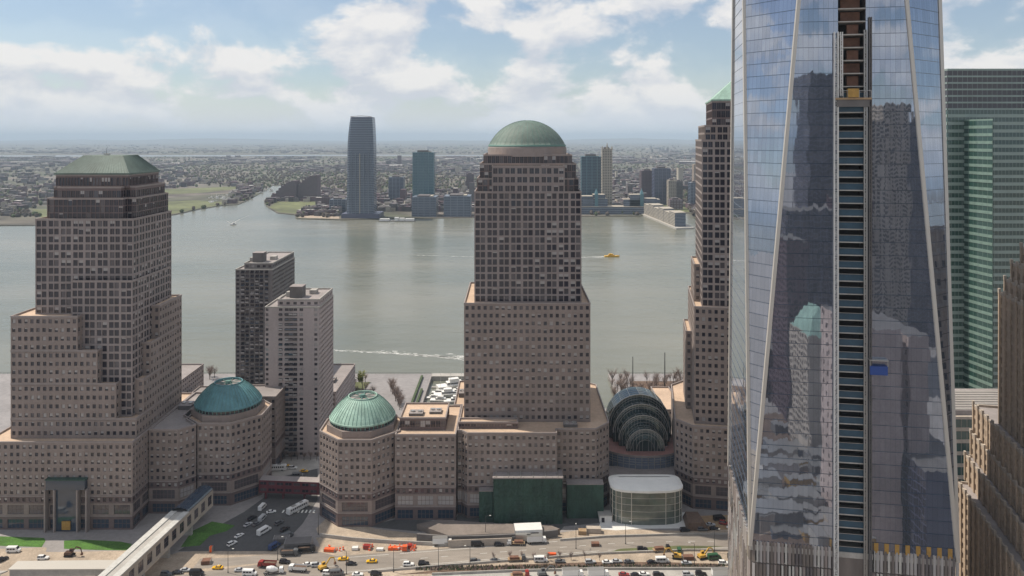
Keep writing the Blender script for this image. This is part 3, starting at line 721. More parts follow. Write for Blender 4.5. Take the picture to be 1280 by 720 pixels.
b = MB(); b.m('white_paint').box(42.5,48.6,381,386,0,3.2); b.m('concrete').box(42,48.7,380.6,386.4,3.2,3.5); b.m('glass_dark').box(43.5,45,380.9,380.99,0,2.3); tag(b.build('site_cabin'), 'small white box cabin at the left foot of the glass pavilion', 'cabin')
# ---- green netted box
T = empty('netted_scaffold_box', (7.5,383.5,0), 'tall dark green netted box with grey roof in front of the central wing', 'enclosure')
b = MB(); b.m('green_net').prism(rect(-9,24.4,379.4,385.3), 0, 22, top=False)
for i in range(15): b.box(-9+i*2.36,-8.85+i*2.36,379.28,379.38,0,22)
for z in (4.4,8.8,13.2,17.6): b.box(-9.02,24.42,379.26,379.37,z,z+.14)
for i in range(8): b.cyl((-8.6+i*4.7,379.1,0),(-8.6+i*4.7,379.1,22.9),.07,.07,6)
b.build('netting', T)
b = MB(); b.m('grey_roof').box(-9.4,24.8,379,388.5,22,22.6); b.m('steel'); 
for i in range(6): b.box(-8+i*6,-7.6+i*6,379.4,388,22.6,22.85)
b.build('roof', T)
for (x0,x1,y0,y1,z,l) in ((-16,-9.3,381,385.2,15,'low green netted hoarding left of the tall green box'),(27,45,385,390.6,16.5,'green netted hoarding between the tall green box and the glass pavilion')):
    b = MB(); b.m('green_net').box(x0,x1,y0,y1,0,z); b.m('grey_roof').box(x0-.1,x1+.1,y0-.1,y1+.1,z,z+.3)
    tag(b.build('netted_hoarding'), l, 'hoarding')
# ---- dark red footbridge building in the street
T = empty('walkway_building', (-113,405,0), 'dark red two-storey walkway building bridging the side street', 'building')
W = MB(); wi = Wins((('glass_dark',.7),('glass_mid',.3)))
W.m('red_clad'); Pq = [(-131,406),(-95.5,403),(-95.5,409),(-131,412)]
for i in range(4): facade(W, wi, Pq[i], Pq[(i+1)%4], 3.2, 9.6, pitch=4.2, floor=3.2, ww=3.4, wh=1.5)
W.face([(p[0],p[1],3.2) for p in Pq[::-1]]); W.m('grey_roof').face([(p[0],p[1],9.6) for p in Pq]); W.m('red_clad')
for x in (-128,-119,-108,-99): W.box(x,x+.8,406,408,0,3.2)
W.build('wall', T); wi.emit(T)
# ---- residential slabs
def slab(name, label, x0, x1, y0, y1, ztop, m, spans):
    T = empty(name, ((x0+x1)/2,(y0+y1)/2,0), label, 'apartment block', 'riverside apartment slabs')
    W = MB(); RF = Roofs(); wi = Wins((('glass_dark',.7),('glass_pale',.15),('glass_mid',.15))); W.m(m)
    zt = ztop-4.5; P = rect(x0,x1,y0,y1); L = x1-x0
    facade(W, wi, P[0], P[1], 0, zt, floor=2.95, wh=1.6, spans=spans, rev=.5)
    for i in (1,2,3): facade(W, wi, P[i], P[(i+1)%4], 0, zt, floor=2.95, pitch=3.1, ww=1.9, wh=1.5)
    roof_cap(W, RF, P, zt+.3, wm=m, rm='grey_roof', bandm='concrete')
    # raised top storeys
    Q = rect(x0+L*.22,x1-.4,y0+1.5,y1-.5); W.m(m)
    for i in range(4): facade(W, wi, Q[i], Q[(i+1)%4], zt-.5, ztop, floor=4, pitch=4, ww=2, wh=1.6)
    roof_cap(W, RF, Q, ztop, wm=m, rm='grey_roof', bandm='concrete')
    W.build('wall', T); RF.build('roof', T); wi.emit(T)
    # balcony fronts
    bal = [s for s in spans if s[1]-s[0] > 2.1]; k = 0; B_ = MB()
    for r_ in range(int(zt/2.95)):
        for s in bal:
            k += 1
            B_.m('concrete_dark').box(x0+s[0], x0+s[1], y0-.9, y0-.01, r_*2.95+.25, r_*2.95+.42)
            B_.m(random.choice(['glass_mid','glass_dark','glass_dark','glass_blue','glass_pale'])).box(x0+s[0], x0+s[1], y0-.92, y0-.86, r_*2.95+.42, r_*2.95+1.3)
    if k: B_.build('balcony_stack', T)
    cx = (x0+x1)/2; b = MB(); b.m('concrete_dark').box(cx-4,cx+3.5,y0+9,y0+17,ztop-.9,ztop+5.5); b.m('grey_roof').box(cx-4.2,cx+3.7,y0+8.8,y0+17.2,ztop+5.5,ztop+5.9); b.m('concrete').box(cx-7,cx-4.2,y0+12,y0+16,ztop-.9,ztop+2); b.box(cx+5,cx+9,y0+20,y0+26,ztop-.9,ztop+1.6)
    b.build('lift_house', T)
    return T
slab('apartment_tower', 'nearer pale apartment slab with a dark central stack of balconies', -145,-113,460,496,92, 'brick_tan', [(.5,2.1),(8.2,10.3),(11.7,14.0),(14.2,16.5),(16.7,18.95),(20.3,22.4),(29,30.8)])
slab('apartment_tower', 'darker apartment slab standing behind the pale one', -194,-168,550,606,99, 'brick_grey', [(.6,2.6),(4.0,6.4),(7.2,9.4),(10.6,12.9),(14,16.4),(17.2,19.4),(20.8,23)])
block('low_apartment_building', 'low flat-roofed building right of the pale apartment slab', 'apartment block', [(rect(-129,-112.4,500,562),0,25,dict(pitch=3.2,floor=3,ww=1.7,wh=1.5),'brick_tan')], roofm='grey_roof', units=[(-124,-118,520,528,24.1,2)])
block('low_apartment_building', 'low flat-roofed riverside building just right of the left tower', 'apartment block', [(rect(-240,-221,500,562),0,25,dict(pitch=3.2,floor=3,ww=1.7,wh=1.5),'brick_tan')], roofm='grey_roof')
block('low_apartment_building', 'lower flat building behind the left gatehouse dome', 'apartment block', [(rect(-215,-190,500,540),0,16,dict(pitch=3.2,floor=3,ww=1.7,wh=1.5),'brick_grey')], roofm='grey_roof')
block('low_apartment_building', 'tan flat-roofed terrace building left of the right tower by the river', 'apartment block', [(rect(92,104,476,520),0,22,dict(pitch=3.2,floor=3,ww=1.7,wh=1.5),'limestone')], roofm='paver_roof')

# ------------------------------------------------------------------ glass skyscraper
cg = bpy.data.materials.new('curtain_glass'); cg.use_nodes = True; M['curtain'] = cg; t = cg.node_tree; b = t.nodes['Principled BSDF']
b.inputs['Metallic'].default_value = .84; b.inputs['Roughness'].default_value = .02
uv = t.nodes.new('ShaderNodeUVMap'); sp = t.nodes.new('ShaderNodeSeparateXYZ'); t.links.new(uv.outputs[0], sp.inputs[0])
def tm(op, a, b_=None):
    n = t.nodes.new('ShaderNodeMath'); n.operation = op
    for i, q in enumerate((a,b_)):
        if q is None: continue
        if isinstance(q,(int,float)): n.inputs[i].default_value = q
        else: t.links.new(q, n.inputs[i])
    return n.outputs[0]
fu = tm('DIVIDE', sp.outputs[0], 1.52); fv = tm('DIVIDE', sp.outputs[1], 4.06)
iu = tm('FLOOR', fu); iv = tm('FLOOR', fv); cbn = t.nodes.new('ShaderNodeCombineXYZ'); t.links.new(iu, cbn.inputs[0]); t.links.new(iv, cbn.inputs[1])
wn_ = t.nodes.new('ShaderNodeTexWhiteNoise'); wn_.noise_dimensions = '3D'; t.links.new(cbn.outputs[0], wn_.inputs['Vector'])
sub = t.nodes.new('ShaderNodeVectorMath'); sub.operation = 'SUBTRACT'; t.links.new(wn_.outputs['Color'], sub.inputs[0]); sub.inputs[1].default_value = (.5,.5,.5)
sc = t.nodes.new('ShaderNodeVectorMath'); sc.operation = 'SCALE'; t.links.new(sub.outputs[0], sc.inputs[0]); sc.inputs['Scale'].default_value = .0036
# smooth pillowing inside each pane
mpw = t.nodes.new('ShaderNodeMapping'); mpw.inputs['Scale'].default_value = (.55,.07,1); t.links.new(uv.outputs[0], mpw.inputs[0])
nw = t.nodes.new('ShaderNodeTexNoise'); nw.inputs['Scale'].default_value = 1; nw.inputs['Detail'].default_value = 2; t.links.new(mpw.outputs[0], nw.inputs['Vector'])
sub2 = t.nodes.new('ShaderNodeVectorMath'); sub2.operation = 'SUBTRACT'; t.links.new(nw.outputs['Color'], sub2.inputs[0]); sub2.inputs[1].default_value = (.5,.5,.5)
sc2 = t.nodes.new('ShaderNodeVectorMath'); sc2.operation = 'SCALE'; t.links.new(sub2.outputs[0], sc2.inputs[0]); sc2.inputs['Scale'].default_value = .012
ge = t.nodes.new('ShaderNodeNewGeometry'); ad = t.nodes.new('ShaderNodeVectorMath'); ad.operation = 'ADD'; t.links.new(ge.outputs['Normal'], ad.inputs[0]); t.links.new(sc.outputs[0], ad.inputs[1])
ad2 = t.nodes.new('ShaderNodeVectorMath'); ad2.operation = 'ADD'; t.links.new(ad.outputs[0], ad2.inputs[0]); t.links.new(sc2.outputs[0], ad2.inputs[1])
nz = t.nodes.new('ShaderNodeVectorMath'); nz.operation = 'NORMALIZE'; t.links.new(ad2.outputs[0], nz.inputs[0]); t.links.new(nz.outputs[0], b.inputs['Normal'])
ru = t.nodes.new('ShaderNodeMapRange'); t.links.new(wn_.outputs['Value'], ru.inputs[0]); ru.inputs[3].default_value = .9; ru.inputs[4].default_value = 1.05
cs = t.nodes.new('ShaderNodeVectorMath'); cs.operation = 'SCALE'; cs.inputs[0].default_value = (.37,.41,.49); t.links.new(ru.outputs[0], cs.inputs['Scale'])
lu = tm('LESS_THAN', tm('FRACT', fu), .045)
dk = t.nodes.new('ShaderNodeMix'); dk.data_type = 'RGBA'; t.links.new(tm('MULTIPLY', lu, .5), dk.inputs['Factor']); t.links.new(cs.outputs[0], dk.inputs['A']); dk.inputs['B'].default_value = (.06,.07,.09,1)
t.links.new(dk.outputs['Result'], b.inputs['Base Color'])
A0 = Vector((76,250)); u = Vector((60.4,-10)).normalized(); v = Vector((-u.y,u.x)); SZ = 61.2; C0 = A0+u*SZ/2+v*SZ/2; a = SZ/2
def lw(x, y): return (C0.x+u.x*x+v.x*y, C0.y+u.y*x+v.y*y)
ZB, ZT = 57.0, 417.0
T = empty('glass_skyscraper', (C0.x,C0.y,0), 'huge mirrored glass skyscraper with tapering facets and an open hoist shaft', 'skyscraper')
gl = MB(); gl.m('curtain')
base = [(-a,-a),(a,-a),(a,a),(-a,a)]; top = [(0,-a),(a,0),(0,a),(-a,0)]
def P3(p, z): q = lw(*p); return (q[0],q[1],z)
slot = 4.1       # half width of the hoist slot
hgt = ZT-ZB
for i in range(4):
    p, q, r_ = base[i], base[(i+1)%4], top[i]
    if i == 0:     # front face: two halves with the hoist slot between
        for sgn in (-1,1):
            xe = sgn*a; zt = ZB+hgt*(1-slot/a)
            tri = [(xe,-a,ZB),(sgn*slot,-a,ZB),(sgn*slot,-a,zt)]
            if sgn < 0: pass
            else: tri = [tri[1],tri[0],tri[2]]
            gl.face([P3((x_,y_),z_) for x_,y_,z_ in tri], uv=[(x_+200,z_) for x_,y_,z_ in tri])
    else:
        gl.face([P3(p,ZB),P3(q,ZB),P3(r_,ZT)], uv=[(100*i,ZB),(100*i+SZ,ZB),(100*i+a,ZT)])
    c_ = top[i-1]
    gl.face([P3(p,ZB),P3(r_,ZT),P3(c_,ZT)], uv=[(1000+100*i,ZB),(1000+100*i+a*.707,ZT),(1000+100*i-a*.707,ZT)])
gl.face([P3(p,ZT) for p in top])
gl.build('curtain_wall', T)
# edge trims
b = MB(); b.m('steel_pale')
for i in range(4):
    for tp in (top[i], top[i-1]): b.bar(P3((base[i][0]*1.002,base[i][1]*1.002),ZB),P3((tp[0]*1.002,tp[1]*1.002),ZT),1.1,.9)
b.build('edge_trim', T)
# floor lines
b = MB(); b.m('glass_blue')
nf = int(hgt/4.06)
for k in range(1, 62):
    z = ZB+k*4.06; f = (z-ZB)/hgt; e_ = a+.05
    octo = []
    for i in range(4):
        p = Vector(base[i]); t0 = Vector(top[i-1]); t1 = Vector(top[i])
        octo.append(p.lerp(t0,f)*(e_/a)); octo.append(p.lerp(t1,f)*(e_/a))
    for j in range(8):
        q0, q1 = octo[j], octo[(j+1)%8]
        if j == 1:      # the front
            b.bar(P3(tuple(q0),z),P3((-slot,q0.y),z),.08,.13); b.bar(P3((slot,q0.y),z),P3(tuple(q1),z),.08,.13)
        else: b.bar(P3(tuple(q0),z),P3(tuple(q1),z),.08,.13)
b.build('floor_lines', T)
# base podium with glass fins
b = MB(); b.m('rust_brown'); pb = [lw(x*.985,y*.985) for x,y in base]; b.prism(pb, 0, ZB); b.m('concrete'); b.prism([lw(x*1.004,y*1.004) for x,y in base], ZB-1.4, ZB+.3)
b.build('base_wall', T)
for sgn, nm in ((-1,'front'),(1,'side')):
    b = MB(); b.m('glass_shiny')
    for i in range(56):
        t_ = -a+(i+.5)*SZ/56
        p0 = (t_,-a*1.0) if sgn < 0 else (-a*1.0,t_)
        if sgn < 0 and abs(t_) < 4.6: continue
        d = (.75,-.5) if sgn < 0 else (-.5,.75)
        for zz in range(3,54,7):
            b.m(random.choice(['glass_shiny','rust_brown','glass_pale','glass_mid','granite_band']))
            A_ = P3(p0, zz); B_ = P3((p0[0]+d[0],p0[1]+d[1]), zz)
            b.prism([A_[:2],B_[:2],(B_[0]+.1,B_[1]+.1),(A_[0]+.1,A_[1]+.1)], zz, zz+6.6)
    b.build('glass_fins', T)
# hoist slot: interior floors
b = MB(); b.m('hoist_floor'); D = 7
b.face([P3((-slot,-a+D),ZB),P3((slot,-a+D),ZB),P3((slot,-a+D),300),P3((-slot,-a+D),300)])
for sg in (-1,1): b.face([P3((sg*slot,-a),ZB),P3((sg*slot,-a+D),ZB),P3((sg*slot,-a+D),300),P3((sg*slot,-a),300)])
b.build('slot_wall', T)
zsw = z_at(120,245)
for k in range(0, 60):
    z = ZB+k*4.06
    b = MB(); b.m('concrete').prism([lw(-slot+.02,-a+.05),lw(slot-.02,-a+.05),lw(slot-.02,-a+D-.1),lw(-slot+.02,-a+D-.1)], z-.35, z)
    if z < zsw: b.m('blue_panel').prism([lw(-slot+.3,-a+.2),lw(slot-.3,-a+.2),lw(slot-.3,-a+.4),lw(-slot+.3,-a+.4)], z, z+1.9); b.m('steel').bar(P3((-slot+.2,-a-.1),z+2.1),P3((slot-.2,-a-.1),z+2.1),.12)
    elif z > z_at(40,245) or k%2: b.m('rust').prism([lw(-slot+1.4,-a+3),lw(slot-1,-a+3),lw(slot-1,-a+3.4),lw(-slot+1.4,-a+3.4)], z, z+3.2)
    else: b.m('rust').prism([lw(-1,-a+2),lw(2.4,-a+2),lw(2.4,-a+3.4),lw(-1,-a+3.4)], z, z+3.2)
    b.build('slot_floor', T)
# lattice masts of the hoist
def mast(x, y, z0, z1, s_=1.1, m='white_paint', name='hoist_mast'):
    b = MB(); b.m(m)
    cs_ = [(x,y),(x+s_,y),(x+s_,y-s_),(x,y-s_)]
    for c in cs_: b.bar(P3(c,z0),P3(c,z1),.2)
    z = z0; k = 0
    while z < z1-1.5:
        for i in range(4):
            p, q = cs_[i], cs_[(i+1)%4]
            b.bar(P3(p,z),P3(q,z),.09); b.bar(P3(p if k%2 else q,z),P3(q if k%2 else p,z+1.5),.09)
        z += 1.5; k += 1
    return b.build(name, T)
mast(-slot-1.3,-a-.3,10,z_at(40,245)); mast(slot-.6,-a-.3,10,z_at(38,245),.7,'steel'); mast(slot+.9,-a-.3,10,z_at(22,245),.6,'concrete_dark')
mast(-slot+.6,-a-.2,zsw,z_at(40,245),.6)
b = MB(); b.m('yellow_panel').prism([lw(-1.6,-a-2.2),lw(1.6,-a-2.2),lw(1.6,-a-.2),lw(-1.6,-a-.2)], zsw-.5, zsw+2.2); b.m('wood').prism([lw(-5.2,-a-1.9),lw(5.4,-a-1.9),lw(5.4,-a-.2),lw(-5.2,-a-.2)], zsw-1.2, zsw-.6)
b.m('steel')
for x in (-5,-3,-1.7,1.7,3.4,5.2): b.bar(P3((x,-a-1.9),zsw-.6),P3((x,-a-1.9),zsw+1.6),.14)
b.bar(P3((-5.1,-a-1.9),zsw+1.6),P3((5.3,-a-1.9),zsw+1.6),.14); b.m('concrete_dark').prism([lw(-4.6,-a-1.6),lw(4.8,-a-1.6),lw(4.8,-a-.2),lw(-4.6,-a-.2)], zsw-3.4, zsw-1.25)
b.build('work_platform', T)
b = MB(); zb_ = z_at(462,244); b.m('blue_tarp').prism([lw(slot+.9,-a-1.6),lw(slot+6,-a-1.6),lw(slot+6,-a-.15),lw(slot+.9,-a-.15)], zb_-1.2, zb_+1.5); b.m('steel').prism([lw(slot+.7,-a-1.9),lw(slot+6.2,-a-1.9),lw(slot+6.2,-a-.1),lw(slot+.7,-a-.1)], zb_+3.2, zb_+3.5)
for x in (slot+.9,slot+6): b.bar(P3((x,-a-1.7),zb_+1.5),P3((x,-a-1.7),zb_+3.2),.12)
b.build('blue_platform', T)
for i in range(8):
    x = slot+2.4+i*3.05; b = MB(); b.m('yellow_panel').prism([lw(x,-a-.25),lw(x+1.25,-a-.25),lw(x+1.25,-a-.1),lw(x,-a-.1)], ZB+1.0, ZB+4.0); b.build('yellow_panel', T)
# ------------------------------------------------------------------ banded green office block on the right
def banded(W, G_, A, B, z0, z1, fl=4.6, sp=.45, proud=.25, gm='glass_dark', wm_='steel', mull=3.0):
    A = Vector(A); B = Vector(B); L = (B-A).length; u_ = (B-A)/L; n_ = Vector((u_.y,-u_.x)); m_ = max(1,round((z1-z0)/fl)); ch = (z1-z0)/m_
    P = lambda s, z, d=0: (A.x+u_.x*s+n_.x*d, A.y+u_.y*s+n_.y*d, z)
    G_.m(gm).face([P(0,z0),P(L,z0),P(L,z1),P(0,z1)])
    for k in range(m_):
        za = z0+k*ch; zb = za+ch*sp; W.m(wm_)
        W.face([P(0,za,proud),P(L,za,proud),P(L,zb,proud),P(0,zb,proud)]); W.face([P(0,zb,proud),P(L,zb,proud),P(L,zb,0),P(0,zb,0)]); W.face([P(0,za,0),P(L,za,0),P(L,za,proud),P(0,za,proud)])
        if mull:
            for j in range(1,int(L/mull)):
                s = j*L/int(L/mull); W.face([P(s-.09,zb,.1),P(s+.09,zb,.1),P(s+.09,za+ch,.1),P(s-.09,za+ch,.1)])
T = empty('banded_office_block', (330,510,0), 'broad grey-green glass office block with horizontal steel bands at far right', 'office block')
M['band_steel'] = mat('band_steel', (.25,.315,.29), .4, metal=.2, noise=[(.3,.12,(.3,1,1))]); M['band_green'] = mat('band_green', (.20,.29,.25), .3, metal=.2, noise=[(.4,.2,U)])
M['glass_green'] = mat('glass_green', (.02,.06,.05), .1, spec=1)
W = MB(); G_ = MB(); xl = px_at(1184.5,480)
PB = [(xl,480),(px_at(1205,480),480),(px_at(1241,458),458),(px_at(1243,480),480),(430,480),(430,540),(xl,540)]
GB = [(PB[0],PB[4]),(PB[4],PB[5]),(PB[6],PB[0])]
for A_, B_ in GB: banded(W, G_, A_, B_, 0, 204, wm_='band_steel', gm='glass_green', sp=.42, mull=2.2); banded(W, G_, A_, B_, 204, 228, fl=4, sp=.24, wm_='band_steel', mull=3)
W.m('band_steel').prism(rect(xl-.2,430.2,479.7,540.2), 228, 229.2)
W.build('steel_bands', T); G_.build('glazing', T)
W = MB(); G_ = MB(); q0 = PB[1]; q1 = PB[2]; q2 = (px_at(1240.5,479.5),479.5)
banded(W, G_, q0, q1, 0, 197, fl=4.6, sp=.38, wm_='band_green', gm='glass_green', mull=3.2); banded(W, G_, q1, q2, 0, 197, fl=4.6, sp=.5, wm_='band_green', gm='glass_green', mull=2); W.m('band_green').prism([q0,q1,q2],197,198)
W.build('bay_bands', T); G_.build('bay_glazing', T)
T = empty('low_glass_block', (270,420,0), 'low glass block with ribbed grey roof below the banded office block', 'office block')
W = MB(); G_ = MB(); Pq = rect(px_at(1180,415),px_at(1330,415),415,455)
for i in (0,1,3): banded(W, G_, Pq[i], Pq[(i+1)%4], 0, 38, fl=6.2, sp=.3, wm_='limestone', gm='glass_green', mull=3)
W.m('limestone').prism(inset(Pq,-.4),38,39.4); W.m('grey_roof').prism(inset(Pq,2),39.4,42)
for i in range(8): W.m('steel_pale').box(Pq[0][0]+2,Pq[1][0]-2,418+i*4,418.8+i*4,42.0,42.5)
W.build('wall', T); G_.build('glazing', T)
# ------------------------------------------------------------------ stepped brick tower at the right edge
T = empty('art_deco_tower', (210,290,0), 'stepped brown brick art deco tower at the right edge, partly in shadow', 'tower')
W = MB(); RF = Roofs(); wi = Wins((('glass_dark',.9),('glass_mid',.1)))
ud = (-.25,-.968)
def deco(o, lu_, lv_): # polygon: far corner o, along ud, to the right
    u_ = Vector(ud).normalized(); v_ = Vector((-u_.y,u_.x)); p = Vector(o)
    return [tuple(p), tuple(p+u_*lu_), tuple(p+u_*lu_+v_*lv_), tuple(p+v_*lv_)]
dk_ = dict(pitch=2.6, floor=3.7, ww=1.15, wh=2.3, rev=.55)
tiers = [((172.7,303.8),95,70,0,54),((177.1,306.1),92,64,53.2,63.3),((179.5,306.3),90,60,62.6,71.8),((180.4,306.2),88,56,71,83),((178.6,286.9),70,44,82.2,130.5),((179.8,285.6),66,40,129.7,135.5),((181.4,284.2),63,36,134.8,141.6),((183.4,282),58,32,140.9,148),((186,279),50,27,147.3,156)]
for (o_, lu_, lv_, z0, z1) in tiers:
    P = deco(o_, lu_, lv_); tier(W, RF, wi, P, z0, z1, dk_, wm='brick_warm', rm='grey_roof', bandm='limestone', top=1.4)
    W.m('brick_warm'); A_, B_ = Vector(P[0]), Vector(P[1]); L = (B_-A_).length; dd = (B_-A_)/L; nn = Vector((dd.y,-dd.x)); k = int(L/5.2)
    for j in range(k+1):       # projecting brick piers with stone tips
        c = A_+dd*(L*j/k); q = [tuple(c-dd*.55), tuple(c-dd*.55+nn*.5), tuple(c+dd*.55+nn*.5), tuple(c+dd*.55)]
        W.m('brick_warm').prism(q[::-1], z0+.1, z1-.4); W.m('limestone').prism(inset(q[::-1],.1), z1-.4, z1+1.3)
    A_, B_ = Vector(P[3]), Vector(P[0])
W.build('wall', T); RF.build('roof', T); wi.emit(T)

# ------------------------------------------------------------------ covered footbridges at lower left
T = empty('covered_footbridge', (-152,340,0), 'long covered footbridge with square windows running to the left tower', 'footbridge')
W = MB(); wi = Wins((('glass_dark',.6),('glass_mid',.4)), .4); W.m('limestone')
fb = frame((-155.9,388.4),(-.10,-1)); Lb = 112
Pb = fb([(0,0),(Lb,0),(Lb,8.2),(0,8.2)])
for i in range(4): facade(W, wi, Pb[i], Pb[(i+1)%4], 5, 13, pitch=6.4, floor=8, ww=3.9, wh=4.6, rev=.35)
W.m('concrete').face([(p[0],p[1],5) for p in Pb[::-1]])
W.build('wall', T); wi.emit(T)
b = MB(); b.m('roof_pale'); 
b.prism(fb([(24,-.25),(Lb,-.25),(Lb,2.6),(24,2.6)]), 13, 13.5); b.prism(fb([(24,5.6),(Lb,5.6),(Lb,8.5),(24,8.5)]), 13, 13.5); b.m('concrete').prism(fb([(24,2.6),(Lb,2.6),(Lb,5.6),(24,5.6)]), 12.6, 13.1)
b.m('concrete_dark').prism(fb([(0,0),(23.9,0),(23.9,8.2),(0,8.2)]), 13, 13.3)
b.m('glass_blue')
K = 8
for i in range(K):
    t0 = math.pi*i/K; t1 = math.pi*(i+1)/K; y0_ = 4.1-3.7*math.cos(t0); y1_ = 4.1-3.7*math.cos(t1)
    p0, p1 = fb([(0,y0_),(23.9,y0_)]); p2, p3 = fb([(23.9,y1_),(0,y1_)]); z0_ = 13.3+1.7*math.sin(t0); z1_ = 13.3+1.7*math.sin(t1)
    b.face([(*p0,z0_),(*p1,z0_),(*p2,z1_),(*p3,z1_)])
b.build('roof', T)
for i in range(5):
    b = MB(); b.m('concrete'); q = fb([(18+i*20,1),(19.4+i*20,1),(19.4+i*20,7.2),(18+i*20,7.2)]); b.prism(q, 0, 5); b.build('pier', T)
T = empty('covered_walkway', (-188,328,0), 'lower grey-roofed covered walkway meeting the footbridge at bottom left', 'walkway')
b = MB(); b.m('steel_pale'); Pk = [(-209,325),(-160,325.5),(-160,332.5),(-209,331.5)]; b.prism(Pk, 7.6, 8.0); b.build('roof', T)
b = MB(); b.m('concrete'); b.prism([(-208.5,325.3),(-160.5,325.8),(-160.5,326.1),(-208.5,325.6)], 5.0, 7.6); b.prism([(-209,325),(-215,325),(-236,300),(-229,300)][::-1], 7.0, 7.5); b.build('fascia', T)
for i in range(9):
    b = MB(); x = -207+i*5.6; b.m('concrete').box(x,x+.6,326.3,326.9,0,7.6); b.build('post', T)

# ------------------------------------------------------------------ far shore towers
def far_tower(name, label, px0, px1, ytop, Y, depth, wm_, gm, fl=4.0, sp=.4, cat='tower', extra=None, taper=None, mull=None, z0=-1.5):
    x0, x1 = px_at(px0,Y), px_at(px1,Y); zt = z_at(ytop,Y)
    T = empty(name, ((x0+x1)/2, Y+depth/2, z0), label, cat); W = MB(); G_ = MB(); P = rect(x0,x1,Y,Y+depth)
    for i in (0,1,3): banded(W, G_, P[i], P[(i+1)%4], z0, zt, fl=fl, sp=sp, wm_=wm_, gm=gm, mull=mull, proud=.3)
    rq = random.Random(int(px0)); W.m('far_grey').box(x0+(x1-x0)*.2,x0+(x1-x0)*.7,Y+6,Y+depth-8,zt+1.21,zt+rq.uniform(4,7)); W.m('fb_pale').box(x0+(x1-x0)*.72,x0+(x1-x0)*.85,Y+8,Y+depth-12,zt+1.21,zt+3.5)
    for q_ in range(5):
        xq = x0+(x1-x0)*q_/4; W.m(wm_).box(xq-.7,xq+.7,Y-.9,Y-.31,z0,zt)
    W.m(wm_).prism(P, zt, zt+1.2); W.face([(x1,Y+depth,z0),(x0,Y+depth,z0),(x0,Y+depth,zt),(x1,Y+depth,zt)])
    if extra: extra(W, x0, x1, Y, zt)
    W.build('wall', T); G_.build('glazing', T); return T
M['far_roof'] = mat('far_roof', (.16,.15,.15), .9); M['far_roof_pale'] = mat('far_roof_pale', (.29,.28,.27), .9); M['far_grey'] = mat('far_grey', (.13,.115,.115), .9); M['far_dark'] = mat('far_dark', (.07,.06,.06), .9)
M['fb_blue'] = mat('fb_blue', (.14,.165,.205), .35, noise=[(.02,.25,(1,1,.4))]); M['fb_teal'] = mat('fb_teal', (.07,.17,.20), .3); M['fb_brown'] = mat('fb_brown', (.12,.075,.085), .7)
M['fb_pale'] = mat('fb_pale', (.38,.34,.28), .8); M['fb_dark'] = mat('fb_dark', (.085,.09,.14), .4); M['fb_plum'] = mat('fb_plum', (.10,.06,.07), .6)
M['fg_blue'] = mat('fg_blue', (.035,.055,.10), .15, spec=1); M['fg_teal'] = mat('fg_teal', (.02,.09,.13), .15, spec=1)
# tall blue tower: tapering crown
Yg = 1835; x0, x1 = px_at(432.5,Yg), px_at(467,Yg); zt = 232
T = empty('riverside_tower', ((x0+x1)/2,Yg+30,-1.5), 'tallest blue-grey tower across the river with tapered crown', 'tower')
W = MB(); G_ = MB(); c_ = (x0+x1)/2; hw = (x1-x0)/2; prev = None
for k in range(0,57):
    z = -1.5+k*4.1; f = max(0,(z-150)/80); f0 = z/232
    h_ = hw*(1-.06*f0-.13*f**2); d0 = Yg+4*f0+8*f**2; P = [(c_-h_,d0+6),(c_-h_*.82,d0),(c_+h_*.82,d0),(c_+h_,d0+6),(c_+h_,d0+44),(c_-h_,d0+44)]
    G_.m('fg_blue').prism(inset(P,.4), z, z+4.1, top=False, bottom=False); W.m('fb_blue').prism(P, z, z+1.5)
z = -1.5+57*4.1; W.m('fb_dark').prism(inset(P,1), z, z+3.5)
for q_ in (-.62,-.3,0,.3,.62): W.m('fb_pale' if q_ == 0 else 'fb_blue').box(c_+q_*hw-.8,c_+q_*hw+.8,Yg-1.2,Yg-.05,0,150)
for sgn in (-1,1): W.m('fb_pale').bar((c_+sgn*h_*.95,Yg+14,z+4.3),(c_,Yg+14,z+6.2),1.2)
W.m('fb_dark').box(x0-10,x1+14,Yg-6,Yg+60,-1.5,9); W.m('fb_blue')
W.build('wall', T); G_.build('glazing', T)
# twin stepped brown buildings
for (pa, pb_, tp, dirn, lb) in ((343,370,226,-1,'left one of two stepped plum-brown apartment buildings by the far marina'),(369.5,396.5,219,1,'right taller one of two stepped plum-brown apartment buildings by the far marina')):
    Y = 2330; T = empty('stepped_apartments', (px_at((pa+pb_)/2,Y),Y+20,-1.5), lb, 'apartment block', 'twin stepped apartment buildings'); W = MB(); G_ = MB(); k = 8
    for i in range(k):
        xa = px_at(pa+(pb_-pa)*i/k,Y); xb = px_at(pa+(pb_-pa)*(i+1)/k,Y); yt = tp+(k-1-i)**2*.26
        P = rect(xa,xb,Y+2*(k-i),Y+45); zt_ = z_at(yt,Y); W.m('fb_plum').prism(inset(P,.35), -1.5, zt_)
        banded(W, G_, P[0], P[1], -1.5, zt_-1, fl=3.6, sp=.5, wm_='fb_brown', gm='glass_mid', mull=None)
    W.build('wall', T); G_.build('glazing', T)
def crown(W, x0, x1, Y, zt):
    W.m('fb_pale')
    for sx_ in (0,1,2): 
        xx = x0+(x1-x0)*sx_/2; W.prism(rect(xx-3,xx+3,Y,Y+6), zt, zt+9+9*(sx_==1), top_poly=rect(xx-.3,xx+.3,Y+1.8,Y+2.2))
far_tower('riverside_tower', 'slim teal glass tower across the river left of the domed tower', 516,542,191,2030,40,'fb_teal','fg_teal', sp=.25, mull=6)
far_tower('riverside_tower', 'broad blue slab tower beside the slender cream tower across the river', 727,753,196,2050,40,'fb_teal','fg_blue', sp=.25)
